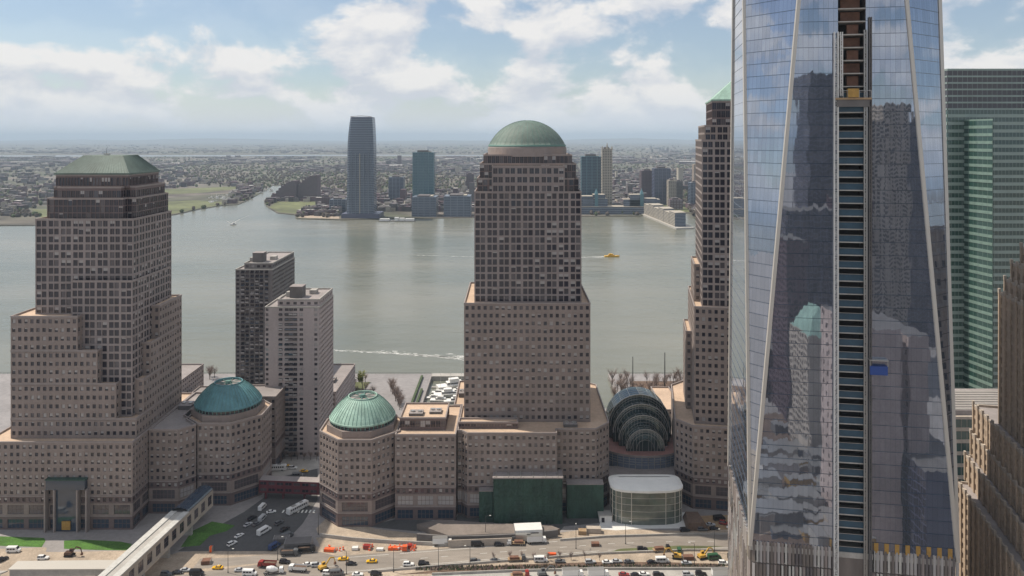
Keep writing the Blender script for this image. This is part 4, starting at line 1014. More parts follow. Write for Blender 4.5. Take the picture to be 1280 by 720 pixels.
far_tower('riverside_tower', 'slender cream tower with pointed crown across the river', 753,765,187,2000,26,'fb_pale','glass_mid', sp=.55, extra=crown)
far_tower('riverside_tower', 'plum brown tower left of the navy tower across the river', 802,818,214,2300,40,'fb_plum','glass_mid', sp=.5)
far_tower('riverside_tower', 'navy blue tower right of the plum brown tower across the river', 818,838,211,2200,40,'fb_dark','fg_blue', sp=.3)
far_tower('riverside_tower', 'beige tower near the pier building across the river', 836,845,226,2150,30,'fb_pale','glass_mid', sp=.6)
far_tower('riverside_tower', 'grey dark side tower next to the beige tower across the river', 845.5,853,227,2152,30,'concrete_dark','glass_mid', sp=.5)
far_tower('riverside_tower', 'short blue tower at the water left edge of the right tower', 863,880,229,2080,30,'fb_blue','fg_blue', sp=.3)
far_tower('riverside_tower', 'tan tower far behind, just left of the right granite tower', 867.5,884,206,2900,30,'brick_warm','glass_mid', sp=.5)
far_tower('riverside_office', 'left of two low blue glass office blocks on the far waterfront', 515,545,247,1870,60,'fb_blue','fg_blue', sp=.4, mull=8, cat='office block')
far_tower('riverside_office', 'right of two low blue glass office blocks on the far waterfront', 555,588,246,1870,60,'fb_blue','fg_blue', sp=.4, mull=8, cat='office block')
far_tower('riverside_office', 'plain blue-grey office block set back between tall blue and teal towers', 486,504,222,2300,40,'fb_blue','fg_blue', sp=.4, cat='office block')
far_tower('riverside_office', 'low brown office block right of the plum stepped buildings', 402,412,247,2080,40,'fb_plum','glass_mid', sp=.4, cat='office block')
far_tower('riverside_office', 'low blue office block left of the tall blue tower', 412,432,250,1960,40,'fb_blue','fg_blue', sp=.4, cat='office block')
far_tower('riverside_office', 'hazy brown block just left of the domed tower on the far side', 583,592,218,2600,40,'fb_plum','glass_mid', sp=.4, cat='office block')
far_tower('riverside_office', 'red-brown low block by the pier building across the river', 838,853,250,2050,30,'fb_plum','glass_pale', sp=.6, cat='office block')
# long waterfront complex
T = empty('waterfront_complex', (px_at(770,1930),1950,-1.5), 'long pale blue waterfront office complex with two gabled towers', 'office block'); W = MB(); G_ = MB(); Y = 1925
P = rect(px_at(700,Y),px_at(805,Y),Y,Y+40); banded(W,G_,P[0],P[1],-1.5,z_at(259,Y),fl=4,sp=.45,wm_='fb_blue',gm='fg_blue',mull=None); W.m('fb_pale').prism(rect(P[0][0],P[1][0],Y,Y+40),z_at(259,Y),z_at(258.3,Y))
for (pa,pb_,hh) in ((712,742,246),(729,760,249),(742,757,244),(788,806,244),(780,826,250),(806,822,249)):
    P = rect(px_at(pa,Y),px_at(pb_,Y),Y+8+hh%3,Y+40); banded(W,G_,P[0],P[1],-1.5,z_at(hh,Y),fl=4,sp=.45,wm_='fb_blue',gm='fg_blue',mull=None); banded(W,G_,P[1],P[2],-1.5,z_at(hh,Y),fl=4,sp=.45,wm_='fb_blue',gm='fg_blue',mull=None); W.m('fb_pale').prism(P,z_at(hh,Y),z_at(hh,Y)+1)
for pc in (746,803):
    P = rect(px_at(pc-2,Y),px_at(pc+2,Y),Y+5,Y+20); W.m('fb_teal').prism(P,-1.5,z_at(243,Y)); W.prism(P,z_at(243,Y),z_at(236,Y),top_poly=rect(px_at(pc-.1,Y),px_at(pc+.1,Y),Y+12,Y+13))
W.build('wall', T); G_.build('glazing', T)
# pier building
T = empty('pier_building', (px_at(835,1800),1810,-3), 'pale stepped apartment building on a long pier across the river', 'building')
b = MB(); b.m('concrete'); A_ = gp(800,268,-3); B_ = gp(845,287,-3); C_ = gp(868,286,-3); D_ = gp(822,267.5,-3); b.prism([A_,B_,C_,D_], -3.6, 0); b.build('pier_deck', T)
W = MB(); G_ = MB()
for i in range(6):
    f0 = .06+i*.145; f1 = f0+.14; pa = Vector(A_).lerp(Vector(B_),f0); pb_ = Vector(A_).lerp(Vector(B_),f1); qa = Vector(D_).lerp(Vector(C_),f0); qb = Vector(D_).lerp(Vector(C_),f1)
    l = [tuple(pa.lerp(qa,.12)),tuple(pb_.lerp(qb,.12)),tuple(pb_.lerp(qb,.7)),tuple(pa.lerp(qa,.7))]; h_ = 24+4*(i%2)
    banded(W,G_,l[0],l[1],0,h_,fl=3.2,sp=.6,wm_='fb_pale',gm='fg_blue',mull=5); banded(W,G_,l[1],l[2],0,h_,fl=3.2,sp=.4,wm_='fb_blue',gm='fg_blue',mull=None); W.m('fb_pale').prism(l,h_,h_+1.5)
W.build('wall', T); G_.build('glazing', T)

# ------------------------------------------------------------------ low buildings of the far city
rnd = random.Random(11)
def lowmesh(k):
    b = MB(); wmn = ['fb_plum','fb_pale','far_grey','far_roof','fb_brown','far_dark'][k%6]; rm = ['far_roof_pale','far_roof','far_dark','far_grey','fb_brown','fb_plum','roof_pale','far_dark','far_roof','fb_plum','far_roof','fb_brown'][k]
    b.m(wmn).prism(rect(-.5,.5,-.5,.5), 0, 1, top=False); b.m(rm).face([(-.5,-.5,1),(.5,-.5,1),(.5,.5,1),(-.5,.5,1)])
    b.m('glass_dark')
    for r_ in range(3):
        for c in range(5): b.face([(-.42+c*.18,-.502,.12+r_*.3),(-.30+c*.18,-.502,.12+r_*.3),(-.30+c*.18,-.502,.27+r_*.3),(-.42+c*.18,-.502,.27+r_*.3)])
    b.m('concrete_dark').box(-.1,.15,-.1,.2,1.001,1.18); return b.mesh('low_building')
LM = [lowmesh(k) for k in range(12)]
LAB = ['dull plum','cream','dark grey','grey concrete','reddish brown','charcoal']
def inpoly(x, y, P):
    c = False
    for i in range(len(P)):
        (x1_,y1_),(x2_,y2_) = P[i], P[i-1]
        if (y1_ > y) != (y2_ > y) and x < (x2_-x1_)*(y-y1_)/(y2_-y1_)+x1_: c = not c
    return c
NJ = pts
stuff = MB(); cand = []
green = [fz([(60,280),(130,276),(190,271),(218,267),(275,256),(285,253),(300,233),(100,238),(40,262)]), fz([(337,262),(369,267),(398,262),(400,252),(345,252)]), fz([(812,266),(862,266),(858,254),(820,252)])]
tries = 0
while len(cand) < 8000 and tries < 60000:
    tries += 1; px = rnd.uniform(-60,1290); py = 180+ (rnd.random()**.75)*90; 
    if 880 < px < 1180: continue
    x, y = gp(px,py,-1.5)
    if not inpoly(x, y-12, NJ) or not inpoly(x+15,y,NJ) or not inpoly(x-15,y,NJ) or any(inpoly(x,y,g_) for g_ in green): continue
    if 192 < py < 196.5 and px < 700: continue
    if px < 290 and py > 208 and rnd.random() < .85: continue
    if y > 2150 and noise.noise(Vector((x*.0011,y*.0007,2))) < -.08: continue
    s = 1+max(0,(y-2500)/3500)
    wdt = rnd.uniform(8,22)*min(s,2.2); dp = rnd.uniform(10,26)*min(s,2); h_ = rnd.choice([6,7,9,10,12,16])*rnd.uniform(.8,1.2)
    if rnd.random() < .03 and px > 440: h_ *= rnd.uniform(2,4); wdt *= .8
    if y > 5000 and rnd.random() < .16: wdt *= 4; dp *= 3
    if 425 < px < 600 and y < 2000: continue
    if 690 < px < 870 and y < 2060: continue
    cand.append((y,x,wdt,dp,h_,rnd.randrange(12),rnd.uniform(-.3,.3)))
cand.sort()
for i, (y,x,wd,dp,h_,k,rz) in enumerate(cand):
    if i < 300:
        o = link_mesh('low_building', LM[k], None, (x,y,-1.5)); o.scale = (wd,dp,h_); o.rotation_euler = (0,0,rz)
        tag(o, 'small low-rise block with %s walls in the city across the river' % LAB[k%6], 'building', 'low buildings across the river with %s walls' % LAB[k%6])
    else:
        wmn = ['fb_plum','fb_pale','far_grey','far_roof','fb_brown','far_dark'][k%6]; rm = ['far_roof_pale','far_roof','far_dark','far_grey','fb_brown','fb_plum','roof_pale','far_dark','far_roof','fb_plum','far_roof','fb_brown'][k]
        c, s = math.cos(rz), math.sin(rz); q = [(x+c*a_*wd-s*b_*dp, y+s*a_*wd+c*b_*dp) for a_,b_ in ((-.5,-.5),(.5,-.5),(.5,.5),(-.5,.5))]
        stuff.m(wmn).prism(q, -1.5, h_, top=False, bottom=False); stuff.m(rm).face([(p[0],p[1],h_) for p in q])
o = stuff.build('distant_city'); tag(o, 'hazy mass of low roofs reaching back to the horizon', 'city', kind='stuff')
# far trees: one mass of small crowns
tr = MB(); tr.m('twig'); M['far_twig'] = mat('far_twig', (.10,.08,.065), 1, noise=[(.004,.4,U)]); M['far_green'] = mat('far_green', (.07,.09,.035), 1)
nt_ = 0; tries = 0
while nt_ < 9000 and tries < 60000:
    tries += 1; px = rnd.uniform(-60,1290); py = 184+(rnd.random()**.8)*88
    if 880 < px < 1180: continue
    x, y = gp(px,py,-1.5)
    if not inpoly(x,y-4,NJ) or any(inpoly(x,y,g_) for g_ in green): continue
    if noise.noise(Vector((x*.0011,y*.0007,2))) > .02 and rnd.random() < .75: continue
    if 425 < px < 600 and y < 1990: continue
    if 192 < py < 196.5 and px < 700: continue
    nt_ += 1; r_ = rnd.uniform(4,8)*(1+max(0,(y-3000)/3500)); hh = rnd.uniform(8,14)
    tr.m('far_green' if rnd.random() < .25 else 'far_twig')
    n_ = 6; r_ *= .8; hh = rnd.uniform(6,10); rr = [rnd.uniform(.75,1.2)*r_ for k in range(n_)]; ph = rnd.uniform(0,1)
    R1_ = [(x+rr[k]*math.cos(ph+k*math.pi/3), y+rr[k]*math.sin(ph+k*math.pi/3), hh*.35) for k in range(n_)]; R2_ = [(x+rr[k]*.62*math.cos(ph+k*math.pi/3), y+rr[k]*.62*math.sin(ph+k*math.pi/3), hh*rnd.uniform(.75,.9)) for k in range(n_)]; ap = (x,y,hh)
    for k in range(n_):
        j = (k+1)%n_; tr.face([(x+(R1_[k][0]-x)*.5,y+(R1_[k][1]-y)*.5,-1.5),(x+(R1_[j][0]-x)*.5,y+(R1_[j][1]-y)*.5,-1.5),R1_[j],R1_[k]]); tr.face([R1_[k],R1_[j],R2_[j],R2_[k]]); tr.face([R2_[k],R2_[j],ap])
o = tr.build('distant_trees'); tag(o, 'faint brown mass of bare trees among the far houses', 'trees', kind='stuff')

# ------------------------------------------------------------------ boats
def copy_tree(o, parent=None):
    c = o.copy(); col.objects.link(c); c.parent = parent
    for ch in list(o.children): copy_tree(ch, c)
    return c
def place(o, x, y, z=0, rz=0, s=1, label=None, group=None, first=[]):
    if o.name in first: o = copy_tree(o)
    else: first.append(o.name)
    o.location = (x,y,z); o.rotation_euler = (0,0,rz); o.scale = (s,s,s)
    if label: o['label'] = label
    if group: o['group'] = group
    return o
def hull(L, Wd, Hh, m):
    b = MB(); b.m(m); secs = []
    for k in range(9):
        f = k/8; x = -L/2+L*f; w_ = Wd/2*(1-max(0,(f-.45)/.55)**2.2); h_ = Hh*(1+.35*f*f)
        secs.append([(x,-w_,h_),(x,-w_*.75,0),(x,w_*.75,0),(x,w_,h_)])
    for k in range(8):
        for j in range(3): b.face([secs[k][j],secs[k+1][j],secs[k+1][j+1],secs[k][j+1]])
        b.face([secs[k][3],secs[k+1][3],secs[k+1][0],secs[k][0]])
    b.face(secs[0][::-1]); return b
def make_boat(name, label, cat, L, Wd, Hh, hm, cabin=True, mast_=0, group=None, cm='white_paint'):
    T = empty(name, (0,0,0), label, cat, group); hull(L,Wd,Hh,hm).build('hull', T)
    if cabin:
        b = MB(); b.m(cm).prism(rect(-L*.28,L*.18,-Wd*.34,Wd*.34), Hh*1.02, Hh+1.6, top_poly=rect(-L*.26,L*.12,-Wd*.3,Wd*.3)); b.m('glass_dark').prism(rect(-L*.275,L*.165,-Wd*.345,Wd*.345), Hh+.7, Hh+1.25, top=False, bottom=False); b.m(cm)
        if L > 16: b.prism(rect(-L*.2,L*.04,-Wd*.26,Wd*.26), Hh+1.6, Hh+3.2)
        b.build('cabin', T)
    if mast_:
        b = MB(); b.m('white_paint').cyl((L*.05,0,Hh),(L*.05,0,Hh+mast_),.13,.07,6); b.bar((L*.05,0,Hh+1.6),(-L*.35,0,Hh+1.7),.14); b.build('mast', T)
    return T
ferry = make_boat('ferry', 'yellow water taxi ferry trailing a white wake in mid river', 'ferry', 24,7,2,'paint_yellow', cm='paint_yellow'); x, y = wz(765,321); place(ferry, x,y,-3.2,R(2))
mb = make_boat('motor_boat', 'white motor boat heading up the inlet at left, leaving a V wake', 'boat', 18,6,2,'white_paint'); x, y = wz(291,281); place(mb,x,y,-3.2,R(250))
# a long sluggish group: ferry landing
T = empty('ferry_landing', (*gp(505,276,-3),-3), 'white floating ferry landing in front of the far waterfront', 'landing'); b = MB(); xa, ya_ = gp(473,277,-3); b.m('concrete_dark').box(xa,xa+82,ya_,ya_+14,-3.2,-1.6); b.m('white_paint')
b2_ = MB(); b2_.m('white_paint')
for k, (o_, w_, h_) in enumerate(((2,22,3),(36,9,6),(47,11,4.5),(60,20,3.4))): b2_.box(xa+o_,xa+o_+w_,ya_+2,ya_+12,-1.55,h_)
b.build('pontoon', T); b2_.build('shelter', T)
yb1 = make_boat('yacht', 'white motor yacht', 'yacht', 22,6,2,'white_paint', group='yachts moored in the cove'); sb1 = make_boat('sailing_boat', 'white sailing boat', 'sailing boat', 13,3.8,1.3,'white_paint', True, 17, group='sailing boats moored in the cove')
YL = [((571,484),22,1.4,yb1,'large white yacht at the river end of the cove'),((563,495),10,1.1,yb1,'white yacht in the middle of the cove below the sailing mast'),((553,502),-6,.8,yb1,'smaller white yacht near the inner cove pontoon'),((543,498),4,.55,yb1,'smallest white yacht at the left side of the cove'),((574,503),5,1.0,yb1,'white yacht closest to the domed tower in the cove')]
for (p, rz, s, o_, lb) in YL: x, y = gp(*p,-3); place(o_, x,y,-3.1,R(rz),s,lb)
for (p, lb) in (((562,489),'sailing boat with tall white mast in the left of the cove'),((576,489),'sailing boat with bare mast nearest the domed tower'),((550,492),'sailing boat moored beside the cove wall at left')): x, y = gp(*p,-3); place(sb1,x,y,-3.1,R(random.uniform(-15,15)),.95,lb)
for i, (y_, lb) in enumerate(((553,'inner mooring pontoon in the cove'),(574,'middle mooring pontoon in the cove'),(594,'outer mooring pontoon in the cove'))):
    tag(MB().m('concrete').box(-61,60,y_,y_+2.2,-3.3,-2.2).build('pontoon'), lb, 'pontoon', 'cove pontoons')
mbm = make_boat('moored_boat', 'small white boat', 'boat', 14,4.5,1.6,'white_paint', mast_=9)
for i in range(60):
    f = rnd.random(); px = 262+f*78+rnd.uniform(-6,6); py = 252-f*16+rnd.uniform(-5,3)
    x, y = gp(px,py,-3); place(mbm,x,y,-1.6,rnd.uniform(0,6.28),rnd.uniform(.8,1.4),'tiny white boat moored in the crowded far marina','boats in the far marina')

# ------------------------------------------------------------------ trees
def make_tree(name, label, twigm, h=10, seed=1, n=360, sp=3.6, sliver=.07):
    r_ = random.Random(seed); T = empty(name, (0,0,0), label, 'tree'); b = MB(); b.m('bark').cyl((0,0,0),(0,0,h*.45),.28,.18,7); tips = []
    for k in range(9):
        t_ = r_.uniform(0,6.28); zb = h*r_.uniform(.25,.45); e_ = (math.cos(t_)*sp*r_.uniform(.4,.8), math.sin(t_)*sp*r_.uniform(.4,.8), h*r_.uniform(.6,.9)); b.cyl((0,0,zb),e_,.13,.05,5); tips.append((zb,e_))
    b.build('trunk', T); c = MB(); c.m(twigm)
    for k in range(n):
        zb, e_ = r_.choice(tips); f = r_.uniform(.35,1.1); p = Vector((e_[0]*f, e_[1]*f, zb+(e_[2]-zb)*f))+Vector((r_.gauss(0,.5),r_.gauss(0,.5),r_.gauss(0,.5)))
        d = Vector((p.x*.4+r_.gauss(0,.6), p.y*.4+r_.gauss(0,.6), r_.uniform(.2,1.4))).normalized()*r_.uniform(.8,1.9); s_ = Vector((r_.gauss(0,1),r_.gauss(0,1),0)).normalized()*sliver
        c.face([p-s_,p+s_,p+d])
    c.build('crown', T); return T
T1 = make_tree('bare_tree', '', 'twig', seed=2); T2 = make_tree('bare_tree', '', 'twig', h=9, seed=5, sp=2.8); T3 = make_tree('budding_tree', '', 'twig_green', h=12, seed=8, sp=3.8, n=700, sliver=.3)
x, y = gp(453,487); place(T3,x,y,0,1,1.15,'yellow-green budding tree on the esplanade beside the low flat building')
x, y = gp(424,572); 
for i in range(60):
    px = 762+rnd.random()*100; py = 476+rnd.random()*26; x, y = gp(px,py)
    place(rnd.choice([T1,T2]),x,y,0,rnd.uniform(0,6),rnd.uniform(.6,1.25),'bare brown tree in the riverside grove beyond the glass vault','trees of the riverside grove')
for i in range(16):
    f = i/15; x, y = gp(489+f*12+rnd.uniform(-2,2), 486+f*26)
    place(T1,x,y,0,rnd.uniform(0,6),rnd.uniform(.75,1.0),'bare purple-brown tree in the row left of the cove','trees in the row by the cove')
for i in range(14):
    x, y = gp(437+rnd.random()*30, 478+rnd.random()*32)
    place(T2,x,y,0,rnd.uniform(0,6),rnd.uniform(.7,1.0),'bare tree in the cluster behind the mint dome','trees behind the mint dome')
for i in range(8):
    x, y = gp(340+i*8, 575+rnd.uniform(-1,2)); place(T2,x,y,0,rnd.uniform(0,6),.6,'small bare tree at the foot of the pale apartment slab','trees at the foot of the slab')
for i in range(5):
    x, y = gp(262+rnd.random()*12, 470+rnd.random()*8); place(T1,x,y,0,rnd.uniform(0,6),.9,'bare riverside tree left of the dark apartment slab','trees left of the dark slab')
for i in range(9):
    x, y = gp(620+i*16+rnd.uniform(-3,3), 700+rnd.uniform(-2,3)); place(T2,x,y,0,rnd.uniform(0,6),.42,'small bare sapling beside the curved highway','saplings beside the highway')
# shrubs in the planted strip
sh = MB()
for i in range(1500):
    px = rnd.uniform(520,905); py = 711.5-(px-520)*.006+rnd.uniform(-3,1.5)
    x, y = gp(px,py); r_ = rnd.uniform(.2,.6); sh.m('leaf' if rnd.random() < .4 else 'twig'); t_ = rnd.uniform(0,6)
    for q in range(3): sh.face([(x+r_*math.cos(t_+q*2),y+r_*math.sin(t_+q*2),.03),(x+r_*math.cos(t_+q*2+1.6),y+r_*math.sin(t_+q*2+1.6),.03),(x,y,rnd.uniform(.4,1.3))])
tag(sh.build('ground_shrubs'), 'dry brown and green shrubs covering the planted strip', 'shrubs', kind='stuff')

# ------------------------------------------------------------------ vehicles
def loft(b, secs, close=True):
    for k in range(len(secs)-1):
        n = len(secs[k])
        for j in range(n): b.face([secs[k][j],secs[k+1][j],secs[k+1][(j+1)%n],secs[k][(j+1)%n]])
    if close: b.face(secs[0][::-1]); b.face(secs[-1])
def wheels(T, xs, w_, r_=.34):
    for x in xs:
        for s in (-1,1):
            b = MB(); b.m('rubber').cyl((x,s*(w_-.22),r_),(x,s*w_,r_),r_,r_,14); wh_ = b.build('wheel', T); b = MB(); b.m('rim').cyl((x,s*w_,r_),(x,s*(w_+.02),r_),r_*.55,r_*.5,10); b.build('rim', wh_)
def make_car(color, kind='sedan'):
    T = empty('car', (0,0,0), '', 'car'); pm = 'paint_'+color
    L, Wd, Hb, Hr = {'sedan':(4.7,1.82,.92,1.45),'suv':(4.8,1.95,1.08,1.82),'minivan':(5.0,1.95,1.05,1.85)}[kind]
    def sec(x, wl, z0, z1): return [(x,-wl*.92,z0),(x,wl*.92,z0),(x,wl,z0+.25),(x,wl,z1-.14),(x,wl*.88,z1),(x,-wl*.88,z1),(x,-wl,z1-.14),(x,-wl,z0+.25)]
    h = Wd/2; b = MB(); b.m(pm)
    loft(b, [sec(-L/2,h*.86,.35,Hb-.12),sec(-L/2+.15,h*.97,.25,Hb),sec(-L*.2,h,.22,Hb+.03),sec(L*.15,h,.22,Hb),sec(L*.38,h*.97,.22,Hb-.1),sec(L/2-.08,h*.88,.27,Hb-.22),sec(L/2,h*.8,.35,Hb-.32)])
    b.build('body', T)
    xr = -L*.36 if kind == 'sedan' else -L*.47; xf = L*.2
    b = MB(); b.m('glass_dark').prism(rect(xr,xf,-h*.88,h*.88), Hb-.02, Hr-.06, top_poly=rect(xr+(.55 if kind=='sedan' else .2),xf-.75,-h*.7,h*.7)); b.build('window', T)
    b = MB(); b.m(pm).prism(rect(xr+(.5 if kind=='sedan' else .17),xf-.7,-h*.72,h*.72), Hr-.06, Hr, top_poly=rect(xr+.65,xf-.85,-h*.64,h*.64))
    for s in (-1,1): b.bar(((xr+xf)/2-.1,s*h*.85,Hb),((xr+xf)/2-.1,s*h*.71,Hr-.03),.1)
    b.build('roof', T); wheels(T, (-L*.3,L*.31), h)
    for s in (-1,1):
        b = MB(); b.m('lamp_glass').box(L/2-.12,L/2+.01,s*h*.62-.16,s*h*.62+.16,.6,.74); b.build('headlight', T)
        b = MB(); b.m('tail_red').box(-L/2-.01,-L/2+.1,s*h*.68-.14,s*h*.68+.14,.66,.82); b.build('tail_light', T)
    return T
def make_van(color, L=6, name='van', W_=2.0, Hh=2.5, cat='van', nwin=3):
    T = empty(name, (0,0,0), '', cat); pm = 'paint_'+color; h = W_/2
    def sec(x, z1, k=1): return [(x,-h*k*.96,.35),(x,h*k*.96,.35),(x,h*k,.8),(x,h*k*.96,z1-.25),(x,h*k*.84,z1),(x,-h*k*.84,z1),(x,-h*k*.96,z1-.25),(x,-h*k,.8)]
    b = MB(); b.m(pm); loft(b, [sec(-L/2,Hh-.1,.96),sec(-L/2+.1,Hh),sec(L*.25 if L < 8 else L*.46,Hh),sec(L*.36 if L < 8 else L*.49,Hh*.62 if L < 8 else Hh*.92),sec(L/2,Hh*.45 if L < 8 else Hh*.85,.93)]); b.build('body', T)
    b = MB(); b.m('glass_dark')
    n = nwin
    for s in (-1,1):
        for k in range(n):
            xa = -L*.42+k*L*.8/n*(.8 if L < 8 else 1.05); b.box(xa,xa+L*.8/n*.68,min(s*h*.98,s*h*1.005),max(s*h*.98,s*h*1.005),Hh*.55,Hh*.82)
    if L < 8: b.face([(L*.27,-h*.8,Hh*.95),(L*.27,h*.8,Hh*.95),(L*.37,h*.85,Hh*.62),(L*.37,-h*.85,Hh*.62)])
    else: b.box(L*.497,L*.503,-h*.85,h*.85,Hh*.45,Hh*.83)
    b.build('window', T); wheels(T, (-L*.3,L*.32), h, .42)
    for s in (-1,1): b = MB(); b.m('lamp_glass').box(L/2-.03,L/2+.04,s*h*.6-.15,s*h*.6+.15,.75,.95); b.build('headlight', T)
    if name == 'bus': b = MB(); b.m('steel').box(-L*.3,-L*.1,-h*.5,h*.5,Hh,Hh+.25); b.box(L*.1,L*.25,-h*.4,h*.4,Hh,Hh+.2); b.build('roof_unit', T)
    return T
def make_truck(color, cargo='box', L=8.5, name='truck', cm='paint_white'):
    T = empty(name, (0,0,0), '', 'truck'); b = MB(); b.m('paint_'+color).prism(rect(L*.28,L*.5,-1.1,1.1), .6, 2.5, top_poly=rect(L*.28,L*.46,-1.02,1.02)); b.m('paint_'+color).prism(rect(L*.42,L*.5,-1.1,1.1), .6,1.5); b.m('glass_dark').face([(L*.497,-.95,1.5),(L*.497,.95,1.5),(L*.47,.95,2.35),(L*.47,-.95,2.35)]); b.build('cab', T)
    b = MB(); b.m('concrete_dark').box(-L*.5,L*.42,-.5,.5,.55,.85); b.build('chassis', T)
    b = MB()
    if cargo == 'box':
        b.m(cm).box(-L*.5,L*.26,-1.25,1.25,.95,3.6); b.m('steel')
        for z in (.95,3.52): b.box(-L*.503,L*.263,-1.27,1.27,z,z+.09)
        b.build('cargo_box', T)
    elif cargo == 'dump':
        b.m(cm).prism(rect(-L*.46,L*.22,-.95,.95), 1.0, 2.5, top_poly=rect(-L*.5,L*.26,-1.25,1.25), top=False); b.m('soil').prism(rect(-L*.47,L*.2,-1.1,1.1), 2.0, 2.2, top_poly=rect(-L*.2,0,-.2,.2)); b.build('dump_body', T)
        b = MB(); b.m(cm).box(L*.22,L*.4,-1.1,1.1,2.55,2.68); b.build('canopy', T)
    elif cargo == 'flat':
        b.m('wood').box(-L*.5,L*.26,-1.2,1.2,.9,1.1); b.m('rust').box(-L*.4,L*.1,-.9,.9,1.1,2.0); b.build('flatbed', T)
    elif cargo == 'mixer':
        b.m(cm).lathe(0,0,[(.001,-2.6),(.6,-2.5),(1.2,-.8),(1.25,.4),(.7,2.2),(.001,2.3)],16); me = b.build('mixer_drum', T); me.rotation_euler = (0,R(-78),0); me.location = (-L*.1,0,2.1)
    wheels(T, (-L*.38,-L*.27,L*.36), 1.12, .48); return T
def make_excavator(cm='paint_machine'):
    T = empty('excavator', (0,0,0), '', 'excavator')
    for s in (-1,1):
        b = MB(); b.m('rubber'); pr = [(-1.8,.1),(1.8,.1),(2.1,.45),(1.8,.8),(-1.8,.8),(-2.1,.45)]
        for k in range(6): p, q = pr[k], pr[(k+1)%6]; b.face([(p[0],s*.8,p[1]),(q[0],s*.8,q[1]),(q[0],s*1.35,q[1]),(p[0],s*1.35,p[1])])
        for yy in (.8,1.35): b.face([(p[0],s*yy,p[1]) for p in pr])
        b.build('track', T)
    b = MB(); b.m(cm).prism(rect(-2,1.2,-1.25,1.25), .95, 1.9, top_poly=rect(-1.9,1.1,-1.15,1.15)); b.m('rubber').cyl((0,0,.7),(0,0,.95),.8,.8,14); b.build('body', T)
    b = MB(); b.m(cm).box(-.3,1.15,.25,1.2,1.9,2.9); b.m('glass_dark').box(-.15,1.18,.22,1.23,2.1,2.75); b.build('cab', T)
    b = MB(); b.m(cm).bar((1,-.2,1.7),(3.2,-.2,4.2),.4,.5).bar((3.2,-.2,4.2),(5.0,-.2,3.6),.36,.45).bar((5.0,-.2,3.6),(5.6,-.2,1.4),.3,.36); b.build('boom', T)
    b = MB(); b.m('rust').prism([(5.0,-.65),(6.0,-.65),(6.0,.25),(5.0,.25)], .6, 1.5, top_poly=[(5.3,-.65),(5.9,-.65),(5.9,.25),(5.3,.25)]); b.build('bucket', T)
    return T
CARS = {}
def veh(kind, color, px, py, ang, label, group=None, s=1.0, z=0.03):
    k = (kind,color)
    if k not in CARS:
        CARS[k] = {'sedan': lambda: make_car(color), 'suv': lambda: make_car(color,'suv'), 'minivan': lambda: make_car(color,'minivan'), 'van': lambda: make_van(color), 'minibus': lambda: make_van(color,7.6,'minibus',2.2,2.8,'minibus',5),
                   'bus': lambda: make_van(color,12.5,'bus',2.6,3.2,'bus',9), 'box': lambda: make_truck(color,'box',9,'box_truck','paint_white' if color != 'grey' else 'steel'), 'dump': lambda: make_truck(color,'dump',8,'dump_truck','paint_'+color), 'flat': lambda: make_truck(color,'flat',8,'flatbed_truck'),
                   'mixer': lambda: make_truck(color,'mixer',8.5,'mixer_truck'), 'taxi': lambda: make_car('yellow'), 'excavator': lambda: make_excavator('paint_'+color)}[kind]()
        if kind == 'taxi':
            b = MB(); b.m('lamp_glass').box(-.5,-.2,-.3,.3,1.45,1.62); b.build('roof_sign', CARS[k]); CARS[k].name = 'taxi'; CARS[k]['category'] = 'taxi'
    x, y = gp(px,py); return place(CARS[k], x, y, z, R(ang), s, label, group)
HW = 'vehicles on the highway'; SS = 'vehicles in the shaded side street'; CS = 'vehicles on the construction site'; PK = 'cars parked by the glass pavilion'
